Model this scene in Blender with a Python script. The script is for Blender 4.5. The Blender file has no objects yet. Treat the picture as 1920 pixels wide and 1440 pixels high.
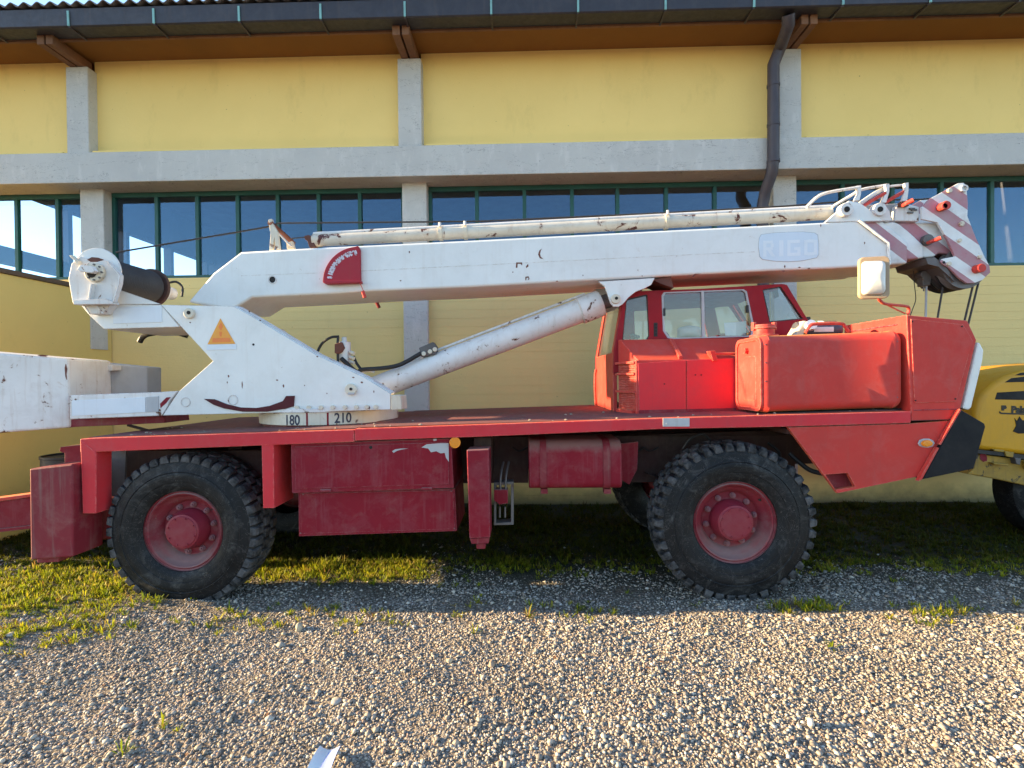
import bpy, bmesh, math, random
import numpy as np
from mathutils import Vector, Matrix

random.seed(7)
rng = np.random.default_rng(11)
scene = bpy.context.scene
COL = scene.collection

# ------------------------------------------------------------------ camera
CAM_H = 1.85
FPX = 940.0                       # focal length in pixels of the 1920 px wide photograph
YAW, PITCH, ROLL = math.radians(1.35), 0.0085, -0.010
CROT = (Matrix.Rotation(YAW, 3, 'Z') @ Matrix.Rotation(math.pi / 2 - PITCH, 3, 'X')
        @ Matrix.Rotation(ROLL, 3, 'Z'))
cam_data = bpy.data.cameras.new('camera')
cam = bpy.data.objects.new('camera', cam_data)
COL.objects.link(cam)
cam_data.sensor_width = 36.0
cam_data.lens = FPX / 1920.0 * 36.0
cam_data.clip_start = 0.05
cam_data.clip_end = 2000.0
cam.matrix_world = Matrix.Translation((0, 0, CAM_H)) @ CROT.to_4x4()
scene.camera = cam

# ------------------------------------------------------------------ light
SUN_EL, SUN_OFF = math.radians(13.5), math.radians(1.6)   # low sun from the side, a hair behind the truck
world = bpy.data.worlds.new('World')
scene.world = world
world.use_nodes = True
wn = world.node_tree
sky = wn.nodes.new('ShaderNodeTexSky')
sky.sky_type = 'NISHITA'
sky.sun_disc = False
sky.sun_elevation = SUN_EL
sky.sun_rotation = -math.pi / 2 + SUN_OFF
sky.air_density = 1.0
sky.dust_density = 0.3
sky.ozone_density = 2.2
wn.links.new(sky.outputs[0], wn.nodes['Background'].inputs[0])
wn.nodes['Background'].inputs[1].default_value = 0.12
sun_data = bpy.data.lights.new('sun', 'SUN')
sun_data.energy = 5.0
sun_data.angle = math.radians(0.6)
sun_data.color = (1.0, 0.72, 0.38)
sun = bpy.data.objects.new('sun', sun_data)
COL.objects.link(sun)
to_sun = Vector((-math.cos(SUN_EL) * math.cos(SUN_OFF), math.cos(SUN_EL) * math.sin(SUN_OFF), math.sin(SUN_EL)))
sun.location = to_sun * 60
sun.rotation_euler = to_sun.to_track_quat('Z', 'Y').to_euler()

scene.view_settings.view_transform = 'Standard'
scene.view_settings.look = 'None'
scene.view_settings.gamma = 1.0
scene.view_settings.exposure = 2.15
scene.view_settings.use_curve_mapping = False
scene.render.resolution_x, scene.render.resolution_y = 1024, 768
try:
    scene.cycles.max_bounces = 8
    scene.cycles.transparent_max_bounces = 16
    scene.cycles.caustics_reflective = False
    scene.cycles.caustics_refractive = False
except Exception:
    pass

# ------------------------------------------------------------------ helpers
def at(px, py, Y):
    """world point on the vertical plane at depth Y that lies along a photo pixel"""
    d = CROT @ Vector(((px - 960.0) / FPX, (720.0 - py) / FPX, -1.0))
    t = Y / d.y
    return Vector((d.x * t, Y, CAM_H + d.z * t))

def gnd(px, py):
    d = CROT @ Vector(((px - 960.0) / FPX, (720.0 - py) / FPX, -1.0))
    t = -CAM_H / d.z
    return d.x * t, d.y * t

WLOC = {}
def place(o, parent, c):
    COL.objects.link(o)
    o.location = c
    WLOC[o.name] = Vector(c)
    if parent is not None:
        o.parent = parent
        o.matrix_parent_inverse = Matrix.Translation(-WLOC[parent.name])
    return o

def empty(name, loc, label=None, cat=None, group=None):
    o = bpy.data.objects.new(name, None)
    o.empty_display_size = 0.2
    place(o, None, Vector(loc))
    tag(o, label, cat, group)
    return o

def tag(o, label=None, cat=None, group=None, kind=None):
    if label: o['label'] = label
    if cat: o['category'] = cat
    if group: o['group'] = group
    if kind: o['kind'] = kind
    return o

def finish(name, bm, mat, parent=None, bevel=0.0, smooth=False, seg=2, normals=True):
    if normals:
        bmesh.ops.recalc_face_normals(bm, faces=bm.faces)
    co = [v.co for v in bm.verts]
    lo = Vector((min(c.x for c in co), min(c.y for c in co), min(c.z for c in co)))
    hi = Vector((max(c.x for c in co), max(c.y for c in co), max(c.z for c in co)))
    c = (lo + hi) / 2
    for v in bm.verts:
        v.co -= c
    me = bpy.data.meshes.new(name)
    bm.to_mesh(me)
    bm.free()
    if mat is not None:
        me.materials.append(mat)
    if smooth:
        for p in me.polygons: p.use_smooth = True
        if smooth == 'auto':
            try: me.set_sharp_from_angle(angle=math.radians(38))
            except Exception: pass
    o = bpy.data.objects.new(name, me)
    if bevel:
        md = o.modifiers.new('bevel', 'BEVEL')
        md.width = bevel
        md.segments = seg
        md.limit_method = 'ANGLE'
        md.angle_limit = math.radians(35)
        md.harden_normals = False
    return place(o, parent, c)

def b_poly(bm, loop3, vec, holes=()):
    """extrude a planar loop (with holes) along vec"""
    loops = [loop3] + list(holes)
    f = [[bm.verts.new(p) for p in lp] for lp in loops]
    b = [[bm.verts.new(p + vec) for p in lp] for lp in loops]
    if len(loops) == 1:
        bm.faces.new(f[0]); bm.faces.new(b[0][::-1])
    else:
        for side in (f, b):
            es = []
            for lp in side:
                for i in range(len(lp)):
                    e = bm.edges.get((lp[i], lp[(i + 1) % len(lp)])) or bm.edges.new((lp[i], lp[(i + 1) % len(lp)]))
                    es.append(e)
            bmesh.ops.triangle_fill(bm, edges=es, use_beauty=True, use_dissolve=False)
    for lf, lb in zip(f, b):
        n = len(lf)
        for i in range(n):
            j = (i + 1) % n
            bm.faces.new((lf[i], lf[j], lb[j], lb[i]))

def plate(name, pix, Y0, Y1, mat, parent=None, bevel=0.0, holes=(), smooth=False, seg=2):
    bm = bmesh.new()
    b_poly(bm, [at(x, y, Y0) for x, y in pix], Vector((0, Y1 - Y0, 0)),
           [[at(x, y, Y0) for x, y in h] for h in holes])
    return finish(name, bm, mat, parent, bevel, smooth, seg)

def rect(x0, y0, x1, y1):
    return [(x0, y0), (x1, y0), (x1, y1), (x0, y1)]

def b_box(bm, x0, x1, y0, y1, z0, z1):
    v = [bm.verts.new((x, y, z)) for x in (x0, x1) for y in (y0, y1) for z in (z0, z1)]
    for f in ((0, 1, 3, 2), (4, 6, 7, 5), (0, 4, 5, 1), (2, 3, 7, 6), (0, 2, 6, 4), (1, 5, 7, 3)):
        bm.faces.new([v[i] for i in f])

def box(name, x0, x1, y0, y1, z0, z1, mat, parent=None, bevel=0.0, seg=2):
    bm = bmesh.new()
    b_box(bm, x0, x1, y0, y1, z0, z1)
    return finish(name, bm, mat, parent, bevel, seg=seg)

def b_hex(bm, p):
    v = [bm.verts.new(q) for q in p]
    for f in ((0, 1, 2, 3), (7, 6, 5, 4), (0, 4, 5, 1), (1, 5, 6, 2), (2, 6, 7, 3), (3, 7, 4, 0)):
        bm.faces.new([v[i] for i in f])

def b_tube(bm, pts, r, seg=10, caps=True):
    pts = [Vector(p) for p in pts]
    rs = r if isinstance(r, (list, tuple)) else [r] * len(pts)
    rings = []
    prev = None
    for i, p in enumerate(pts):
        if i == 0: t = pts[1] - pts[0]
        elif i == len(pts) - 1: t = pts[-1] - pts[-2]
        else: t = (pts[i + 1] - p).normalized() + (p - pts[i - 1]).normalized()
        t = t.normalized()
        if prev is None:
            a = Vector((0, 0, 1)) if abs(t.z) < 0.9 else Vector((0, 1, 0))
            n = t.cross(a).normalized()
        else:
            n = (prev - t * prev.dot(t)).normalized()
        prev = n
        b = t.cross(n)
        rings.append([bm.verts.new(p + (n * math.cos(k / seg * 2 * math.pi) + b * math.sin(k / seg * 2 * math.pi)) * rs[i])
                      for k in range(seg)])
    for A, B in zip(rings, rings[1:]):
        for k in range(seg):
            bm.faces.new((A[k], A[(k + 1) % seg], B[(k + 1) % seg], B[k]))
    if caps:
        bm.faces.new(rings[0][::-1]); bm.faces.new(rings[-1])

def tube(name, pts, r, mat, parent=None, seg=10, smooth='auto'):
    bm = bmesh.new()
    b_tube(bm, pts, r, seg)
    return finish(name, bm, mat, parent, smooth=smooth)

def smooth_path(pts, n=6):
    """Catmull-Rom through points"""
    P = [Vector(p) for p in pts]
    P = [2 * P[0] - P[1]] + P + [2 * P[-1] - P[-2]]
    out = []
    for i in range(1, len(P) - 2):
        a, b, c, d = P[i - 1:i + 3]
        for k in range(n):
            t = k / n
            out.append(0.5 * ((2 * b) + (c - a) * t + (2 * a - 5 * b + 4 * c - d) * t * t + (3 * b - a - 3 * c + d) * t ** 3))
    out.append(P[-2])
    return out

def b_lathe(bm, prof, cx, cz, seg=48, closed=False):
    """revolve (radius, y) about the y axis through (cx, cz)"""
    rings = []
    for r, y in prof:
        if r < 1e-5:
            rings.append([bm.verts.new((cx, y, cz))])
        else:
            rings.append([bm.verts.new((cx + r * math.cos(k / seg * 2 * math.pi), y, cz + r * math.sin(k / seg * 2 * math.pi)))
                          for k in range(seg)])
    pairs = list(zip(rings, rings[1:]))
    if closed: pairs.append((rings[-1], rings[0]))
    for A, B in pairs:
        for k in range(seg):
            l = (k + 1) % seg
            if len(A) == 1 and len(B) == 1: continue
            if len(A) == 1: bm.faces.new((A[0], B[l], B[k]))
            elif len(B) == 1: bm.faces.new((A[k], A[l], B[0]))
            else: bm.faces.new((A[k], A[l], B[l], B[k]))

def lathe(name, prof, cx, cz, mat, parent=None, seg=48, closed=False, smooth='auto'):
    bm = bmesh.new()
    b_lathe(bm, prof, cx, cz, seg, closed)
    return finish(name, bm, mat, parent, smooth=smooth)

def disc(name, px, py, rpx, Y0, Y1, mat, parent=None, seg=20, bevel=0.0):
    """short cylinder facing the yard; centre and radius as seen in the photo at depth Y0"""
    c = at(px, py, Y0)
    r = rpx * Y0 / FPX
    bm = bmesh.new()
    b_lathe(bm, [(0, Y0), (r, Y0), (r, Y1), (0, Y1)], c.x, c.z, seg)
    return finish(name, bm, mat, parent, bevel, smooth='auto')

def text_bm(s, size, bold=0.0):
    cu = bpy.data.curves.new('lettering', 'FONT')
    cu.body = s
    cu.size = size
    cu.offset = bold
    cu.align_x = 'CENTER'
    cu.align_y = 'CENTER'
    o = bpy.data.objects.new('lettering', cu)
    COL.objects.link(o)
    dg = bpy.context.evaluated_depsgraph_get()
    me = bpy.data.meshes.new_from_object(o.evaluated_get(dg))
    bm = bmesh.new()
    bm.from_mesh(me)
    bpy.data.objects.remove(o)
    bpy.data.curves.remove(cu)
    bpy.data.meshes.remove(me)
    return bm

def text_on(name, s, px, py, hpx, Y, mat, parent, sx=1.0, bold=0.0, rot=0.0):
    """flat lettering on a vertical face, 1 mm proud, cap height hpx photo pixels"""
    size = hpx * Y / FPX / 0.7
    bm = text_bm(s, size, bold)
    c = at(px, py, Y)
    cr, sr = math.cos(rot), math.sin(rot)
    for v in bm.verts:
        x, z = v.co.x * sx, v.co.y
        v.co = Vector((c.x + x * cr - z * sr, Y, c.z + x * sr + z * cr))
    return finish(name, bm, mat, parent, normals=False)

# ------------------------------------------------------------------ materials
class Mat:
    def __init__(self, name):
        self.m = bpy.data.materials.new(name)
        self.m.use_nodes = True
        self.t = self.m.node_tree
        self.b = self.t.nodes['Principled BSDF']
        self.geo = self.t.nodes.new('ShaderNodeNewGeometry')
        self.pos = self.geo.outputs['Position']
    def n(self, ty, **kw):
        nd = self.t.nodes.new(ty)
        for k, v in kw.items(): setattr(nd, k, v)
        return nd
    def link(self, a, b): self.t.links.new(a, b)
    def put(self, sock, v):
        if hasattr(v, 'is_output'): self.link(v, sock)
        elif isinstance(v, (tuple, list)) and sock.type == 'RGBA': sock.default_value = (*v[:3], 1)
        else: sock.default_value = v
    def scaled(self, s):
        m = self.n('ShaderNodeMapping')
        self.link(self.pos, m.inputs[0])
        m.inputs['Scale'].default_value = s
        return m.outputs[0]
    def noise(self, scale, detail=4, rough=0.6, vec=None, dist=0.0):
        nd = self.n('ShaderNodeTexNoise')
        self.link(vec if vec is not None else self.pos, nd.inputs['Vector'])
        nd.inputs['Scale'].default_value = scale
        nd.inputs['Detail'].default_value = detail
        nd.inputs['Roughness'].default_value = rough
        nd.inputs['Distortion'].default_value = dist
        return nd.outputs['Fac']
    def ramp(self, fac, a, b, va=0.0, vb=1.0):
        nd = self.n('ShaderNodeMapRange')
        nd.clamp = True
        self.put(nd.inputs[0], fac)
        nd.inputs[1].default_value = a; nd.inputs[2].default_value = b
        nd.inputs[3].default_value = va; nd.inputs[4].default_value = vb
        return nd.outputs[0]
    def mix(self, fac, a, b, mode='MIX'):
        nd = self.n('ShaderNodeMix', data_type='RGBA', blend_type=mode)
        self.put(nd.inputs[0], fac); self.put(nd.inputs[6], a); self.put(nd.inputs[7], b)
        return nd.outputs[2]
    def math(self, op, a, b=0.0):
        nd = self.n('ShaderNodeMath', operation=op)
        self.put(nd.inputs[0], a); self.put(nd.inputs[1], b)
        return nd.outputs[0]
    def bump(self, h, strength=0.3, dist=0.01):
        nd = self.n('ShaderNodeBump')
        self.link(h, nd.inputs['Height'])
        nd.inputs['Strength'].default_value = strength
        nd.inputs['Distance'].default_value = dist
        self.link(nd.outputs[0], self.b.inputs['Normal'])
    def done(self, col, rough=0.6, metal=0.0, spec=0.4):
        self.put(self.b.inputs['Base Color'], col)
        self.put(self.b.inputs['Roughness'], rough)
        self.b.inputs['Metallic'].default_value = metal
        self.b.inputs['Specular IOR Level'].default_value = spec
        return self.m

def paint(name, c1, c2, rough=0.45, chip=None, chip_t=0.66, chip_s=7.0, dirt=(0.10, 0.08, 0.06), dirt_a=0.25,
          streak=0.2, streak_c=(0.16, 0.10, 0.06), spec=0.4, bump=0.12, metal=0.0, edge=None, sheen=0.0, settle=None):
    M = Mat(name)
    col = M.mix(M.ramp(M.noise(1.7, 6, 0.65), 0.35, 0.68), c1, c2)
    if dirt_a:
        col = M.mix(M.ramp(M.noise(4.5, 8, 0.72, dist=0.4), 0.48, 0.78, 0, dirt_a), col, dirt)
    if streak:
        st = M.noise(3.0, 5, 0.6, vec=M.scaled((7, 7, 0.45)))
        col = M.mix(M.ramp(st, 0.55, 0.8, 0, streak), col, streak_c)
    if settle:
        # dust settled on upward faces, thrown up in uneven patches
        sn = M.n('ShaderNodeSeparateXYZ'); M.link(M.geo.outputs['Normal'], sn.inputs[0])
        up = M.math('ADD', sn.outputs['Z'], M.math('MULTIPLY', M.noise(6, 6, 0.7), 0.9))
        col = M.mix(M.ramp(up, 0.50, 1.1, 0, 0.75), col, settle)
    r = M.ramp(M.noise(14, 5), 0.3, 0.75, rough - 0.08, rough + 0.15)
    h = M.noise(38, 4)
    if chip:
        cn = M.noise(chip_s, 7, 0.68, dist=0.6)
        mask = M.ramp(cn, chip_t, chip_t + 0.012)
        halo = M.ramp(cn, chip_t - 0.05, chip_t + 0.01, 0, 0.35)
        col = M.mix(halo, col, streak_c)
        ccol = M.mix(M.noise(40, 3), chip, tuple(x * 0.45 for x in chip))
        col = M.mix(mask, col, ccol)
        h = M.math('SUBTRACT', h, M.math('MULTIPLY', mask, 0.8))
    if edge:
        # worn edges: where the rounded-over normal departs from the face normal
        bv = M.n('ShaderNodeBevel'); bv.samples = 3; bv.inputs['Radius'].default_value = 0.010
        vd = M.n('ShaderNodeVectorMath', operation='DOT_PRODUCT')
        M.link(bv.outputs[0], vd.inputs[0]); M.link(M.geo.outputs['Normal'], vd.inputs[1])
        e = M.ramp(vd.outputs['Value'], 0.985, 0.90, 0, 1)
        wear = M.math('MULTIPLY', e, M.ramp(M.noise(22, 6, 0.75), 0.42, 0.58, 0, 0.8))
        col = M.mix(wear, col, edge)
    M.bump(h, bump, 0.006)
    if sheen:
        M.b.inputs['Sheen Weight'].default_value = sheen      # yellow sheen put in to mimic the sun's glare on red
        M.b.inputs['Sheen Roughness'].default_value = 0.45
        M.b.inputs['Sheen Tint'].default_value = (1.0, 0.66, 0.22, 1)
    return M.done(col, r, metal, spec)

RUST = (0.13, 0.045, 0.025)
m_white = paint('white_crane_paint', (0.74, 0.75, 0.74), (0.67, 0.68, 0.67), 0.42, RUST, 0.695, 12, (0.45, 0.41, 0.35), 0.22, 0.14, (0.42, 0.31, 0.21), edge=(0.30, 0.20, 0.14))
m_white_old = paint('weathered_white_paint', (0.72, 0.71, 0.70), (0.62, 0.61, 0.60), 0.55, RUST, 0.625, 8, (0.36, 0.30, 0.26), 0.35, 0.45, (0.36, 0.22, 0.13), edge=(0.20, 0.09, 0.05))
m_cream = paint('aged_cream_paint', (0.66, 0.61, 0.50), (0.58, 0.52, 0.42), 0.5, (0.16, 0.05, 0.035), 0.655, 6, (0.30, 0.22, 0.15), 0.35, 0.35, (0.35, 0.19, 0.10))
m_cylrust = paint('flaking_cream_paint', (0.66, 0.61, 0.52), (0.58, 0.53, 0.45), 0.5, (0.12, 0.03, 0.022), 0.60, 5, (0.30, 0.22, 0.15), 0.35, 0.4, (0.35, 0.18, 0.10))
m_fleck = paint('dusty_nut_paint', (0.23, 0.10, 0.11), (0.19, 0.075, 0.085), 0.7, None, dirt_a=0.3, streak=0)
m_galv = paint('grey_weathered_steel', (0.42, 0.43, 0.45), (0.36, 0.37, 0.39), 0.55, RUST, 0.74, 8, (0.2, 0.17, 0.15), 0.3, 0.2)
m_red = paint('orange_red_paint', (0.53, 0.038, 0.033), (0.43, 0.040, 0.036), 0.55, (0.40, 0.26, 0.24), 0.745, 13, (0.44, 0.13, 0.12), 0.45, 0.25, (0.27, 0.075, 0.07), spec=0.22, edge=(0.55, 0.25, 0.20), sheen=0.22)
m_redfresh = paint('fresh_red_paint', (0.66, 0.030, 0.040), (0.60, 0.028, 0.038), 0.45, (0.15, 0.05, 0.04), 0.785, 9, (0.36, 0.05, 0.06), 0.45, 0.3, (0.32, 0.04, 0.05), spec=0.25, edge=(0.5, 0.16, 0.15))
m_deckred = paint('bright_deck_edge_red', (0.58, 0.030, 0.044), (0.50, 0.032, 0.044), 0.5, (0.42, 0.30, 0.30), 0.77, 9, (0.36, 0.09, 0.10), 0.35, 0.2, (0.30, 0.08, 0.09), spec=0.2, edge=(0.62, 0.30, 0.25), sheen=0.1)
m_cab = paint('shaded_cab_red', (0.275, 0.010, 0.018), (0.235, 0.010, 0.017), 0.5, (0.36, 0.15, 0.14), 0.75, 12, (0.24, 0.03, 0.04), 0.35, 0.2, (0.20, 0.02, 0.03), spec=0.15, edge=(0.36, 0.08, 0.08))  # cab red darkened, the boom's shade is put into the colour
m_gauge = paint('faded_crimson_gauge_paint', (0.36, 0.028, 0.045), (0.31, 0.026, 0.040), 0.55, None, dirt=(0.30, 0.06, 0.07), dirt_a=0.3, streak=0.1, spec=0.2)
m_cres = paint('dark_maroon_cutout', (0.085, 0.012, 0.018), (0.06, 0.012, 0.016), 0.6, None, dirt=(0.12, 0.05, 0.05), dirt_a=0.4, streak=0.1, spec=0.2)
m_maroon = paint('dusty_dark_red_paint', (0.215, 0.010, 0.022), (0.18, 0.010, 0.022), 0.55, (0.38, 0.32, 0.33), 0.765, 6, (0.25, 0.085, 0.10), 0.45, 0.40, (0.27, 0.10, 0.115), spec=0.15, edge=(0.36, 0.17, 0.19), settle=(0.26, 0.17, 0.15))
m_rusty = paint('rusty_red_steel', (0.20, 0.014, 0.026), (0.165, 0.022, 0.032), 0.62, RUST, 0.74, 9, (0.27, 0.13, 0.12), 0.55, 0.75, (0.20, 0.11, 0.10), spec=0.25)
m_deck = paint('grimy_deck_paint', (0.20, 0.050, 0.050), (0.14, 0.055, 0.055), 0.75, (0.28, 0.25, 0.23), 0.63, 8, (0.12, 0.08, 0.07), 0.7, 0.0)
m_rim = paint('dusty_red_rim_paint', (0.21, 0.018, 0.030), (0.17, 0.026, 0.036), 0.66, (0.28, 0.19, 0.19), 0.66, 14, (0.20, 0.115, 0.115), 0.85, 0.0, spec=0.2, settle=(0.23, 0.16, 0.15))
m_hub = paint('red_hub_paint', (0.22, 0.014, 0.030), (0.19, 0.015, 0.030), 0.5, (0.5, 0.45, 0.43), 0.77, 14, (0.25, 0.12, 0.12), 0.35, 0.0)
m_under = paint('dark_chassis_paint', (0.055, 0.017, 0.017), (0.035, 0.022, 0.02), 0.75, None, dirt=(0.10, 0.08, 0.065), dirt_a=0.5, streak=0.3)
m_navy = paint('black_rubber_skirt', (0.007, 0.008, 0.011), (0.010, 0.011, 0.014), 0.6, (0.35, 0.33, 0.33), 0.765, 14, (0.03, 0.03, 0.035), 0.3, 0.0, spec=0.2)
m_black = paint('black_rubber_hose', (0.012, 0.012, 0.014), (0.02, 0.02, 0.021), 0.5, None, dirt=(0.06, 0.055, 0.05), dirt_a=0.3, streak=0.0)
m_rope = paint('greased_steel_rope', (0.030, 0.026, 0.026), (0.05, 0.045, 0.045), 0.6, None, dirt_a=0.0, streak=0.0)
m_mech = paint('oily_grey_metal', (0.16, 0.15, 0.15), (0.10, 0.09, 0.09), 0.55, RUST, 0.65, 14, (0.05, 0.04, 0.035), 0.6, 0.2, metal=0.3)
m_roller = paint('rusty_brown_roller', (0.16, 0.050, 0.030), (0.10, 0.035, 0.025), 0.7, None, dirt_a=0.3, streak=0.0)
m_yellow = paint('yellow_machine_paint', (0.64, 0.31, 0.008), (0.58, 0.28, 0.008), 0.4, (0.05, 0.04, 0.03), 0.80, 9, (0.30, 0.20, 0.05), 0.3, 0.2)
m_yellowdirty = paint('dirty_yellow_paint', (0.42, 0.25, 0.03), (0.32, 0.19, 0.03), 0.6, (0.05, 0.04, 0.03), 0.60, 9, (0.15, 0.10, 0.04), 0.7, 0.6, (0.08, 0.06, 0.03))
m_dark = paint('dark_opening', (0.012, 0.011, 0.012), (0.018, 0.016, 0.016), 0.8, None, dirt_a=0.0, streak=0.0)
m_grey_plastic = paint('grey_seat_vinyl', (0.10, 0.12, 0.15), (0.08, 0.10, 0.13), 0.6, None, dirt_a=0.1, streak=0.0)
m_paper = paint('white_paper', (0.80, 0.79, 0.74), (0.74, 0.73, 0.68), 0.8, None, dirt_a=0.1, streak=0.0)

# striped boom head: weathered white with faded mauve-red bands
def stripes(name, period, phase, slope, band):
    M = Mat(name)
    sx = M.n('ShaderNodeSeparateXYZ'); M.link(M.pos, sx.inputs[0])
    s = M.math('ADD', sx.outputs['Z'], M.math('MULTIPLY', sx.outputs['X'], slope))
    s = M.math('ADD', s, M.math('MULTIPLY', M.noise(9, 4), 0.008))
    f = M.math('FRACT', M.math('ADD', M.math('DIVIDE', s, period), phase))
    red = M.math('LESS_THAN', f, band)
    w = M.mix(M.ramp(M.noise(6, 6), 0.35, 0.7), (0.72, 0.73, 0.73), (0.58, 0.58, 0.58))
    r = M.mix(M.ramp(M.noise(5, 6, 0.7), 0.35, 0.65), (0.40, 0.15, 0.19), (0.37, 0.23, 0.25))
    col = M.mix(red, w, r)
    cn = M.noise(13, 7, 0.7, dist=0.5)
    col = M.mix(M.ramp(cn, 0.69, 0.70), col, (0.09, 0.05, 0.04))
    col = M.mix(M.ramp(M.noise(3.1, 5), 0.6, 0.75, 0, 0.5), col, (0.23, 0.16, 0.12))
    M.bump(M.noise(40, 4), 0.15, 0.006)
    return M.done(col, 0.55)
m_stripe = stripes('striped_boom_paint', 0.335, 0.30, 0.80, 0.46)
m_stripe2 = stripes('striped_head_paint', 0.262, 0.10, 0.72, 0.52)

def mat_lens(name, c):
    M = Mat(name)
    vo = M.n('ShaderNodeTexVoronoi'); M.link(M.pos, vo.inputs['Vector']); vo.inputs['Scale'].default_value = 180
    M.bump(vo.outputs['Distance'], 0.4, 0.002)
    return M.done(M.mix(M.noise(12, 3), c, tuple(x * 0.8 for x in c)), 0.18, spec=0.6)
m_amber = mat_lens('amber_lens', (0.80, 0.26, 0.010))
m_badge = paint('pale_blue_badge', (0.60, 0.68, 0.77), (0.57, 0.66, 0.75), 0.45, None, dirt_a=0.08, streak=0.05)
m_badge_letter = paint('faded_badge_lettering', (0.69, 0.74, 0.79), (0.66, 0.72, 0.78), 0.45, None, dirt_a=0.1, streak=0.0)
m_plate = paint('pale_name_plate', (0.66, 0.71, 0.77), (0.62, 0.67, 0.74), 0.4, None, dirt_a=0.08, streak=0.1)
m_sticker = paint('orange_warning_sticker', (0.78, 0.35, 0.055), (0.74, 0.31, 0.05), 0.5, None, dirt=(0.75, 0.16, 0.03), dirt_a=0.5, streak=0.05)
m_sticker_mark = paint('faded_red_sticker_print', (0.78, 0.20, 0.05), (0.74, 0.23, 0.05), 0.5, None, dirt_a=0.1, streak=0.0)
m_ink = paint('dark_blue_lettering', (0.035, 0.035, 0.06), (0.05, 0.05, 0.08), 0.6, (0.6, 0.55, 0.45), 0.70, 30, dirt_a=0.0, streak=0.0)
m_blackink = paint('black_lettering', (0.02, 0.015, 0.01), (0.025, 0.02, 0.015), 0.5, None, dirt_a=0.0, streak=0.0)
m_gauge_mark = paint('worn_white_gauge_print', (0.62, 0.60, 0.66), (0.55, 0.52, 0.60), 0.6, (0.36, 0.05, 0.06), 0.56, 45, dirt_a=0.0, streak=0.0)

def mat_rubber():
    M = Mat('tyre_rubber')
    col = M.mix(M.ramp(M.noise(3, 6, 0.7), 0.35, 0.7), (0.0055, 0.006, 0.0075), (0.013, 0.014, 0.016))
    col = M.mix(M.ramp(M.noise(7, 8, 0.75, dist=1.2), 0.52, 0.72, 0, 0.6), col, (0.095, 0.093, 0.092))
    wav = M.noise(5, 2, 0.5, vec=M.scaled((1, 1, 1)), dist=4.0)
    scr = M.math('LESS_THAN', M.math('ABSOLUTE', M.math('SUBTRACT', wav, 0.5)), 0.0035)
    col = M.mix(M.math('MULTIPLY', scr, 0.45), col, (0.16, 0.15, 0.14))
    M.bump(M.noise(70, 5), 0.25, 0.004)
    return M.done(col, M.ramp(M.noise(9, 4), 0.3, 0.7, 0.45, 0.7), spec=0.22)
m_rubber = mat_rubber()
def mat_tread():
    M = Mat('dusty_tyre_tread')
    col = M.mix(M.ramp(M.noise(9, 8, 0.7), 0.40, 0.66), (0.012, 0.013, 0.015), (0.10, 0.10, 0.105))
    M.bump(M.noise(60, 5), 0.4, 0.005)
    return M.done(col, 0.75, spec=0.3)
m_tread = mat_tread()

def mat_wall(name, c1, c2, stain, plank=False):
    M = Mat(name)
    col = M.mix(M.ramp(M.noise(0.8, 6, 0.6), 0.35, 0.7), c1, c2)
    col = M.mix(M.ramp(M.noise(2.5, 7, 0.7, vec=M.scaled((1.2, 1, 0.5))), 0.55, 0.85, 0, 0.36), col, stain)
    sp = M.noise(26, 3, 0.55)
    col = M.mix(M.ramp(sp, 0.745, 0.765, 0, 0.8), col, tuple(x * 0.35 for x in stain))
    if plank:
        gr = M.noise(9, 6, 0.65, vec=M.scaled((0.5, 1, 9)))
        col = M.mix(M.ramp(gr, 0.62, 0.8, 0, 0.35), col, tuple(x * 0.75 for x in c2))
        sx = M.n('ShaderNodeSeparateXYZ'); M.link(M.pos, sx.inputs[0])
        low = M.ramp(M.math('ADD', sx.outputs['Z'], M.math('MULTIPLY', M.noise(4, 6), -0.35)), -0.12, 0.12, 0.75, 0)
        col = M.mix(low, col, (0.10, 0.095, 0.06))         # mud splash above the ground
        M.bump(M.math('ADD', gr, M.noise(30, 5)), 0.35, 0.008)
    else:
        M.bump(M.noise(22, 6, 0.7), 0.35, 0.008)
    return M.done(col, 0.85, spec=0.25)
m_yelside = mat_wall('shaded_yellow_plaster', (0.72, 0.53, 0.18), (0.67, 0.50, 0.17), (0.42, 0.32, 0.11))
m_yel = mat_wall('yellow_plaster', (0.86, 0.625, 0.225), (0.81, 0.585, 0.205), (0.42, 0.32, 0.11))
m_yelplank = mat_wall('yellow_painted_boards', (0.78, 0.59, 0.25), (0.74, 0.56, 0.235), (0.52, 0.42, 0.19), True)
m_soffit = mat_wall('ochre_soffit', (0.23, 0.105, 0.028), (0.19, 0.088, 0.026), (0.25, 0.15, 0.05))
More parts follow.
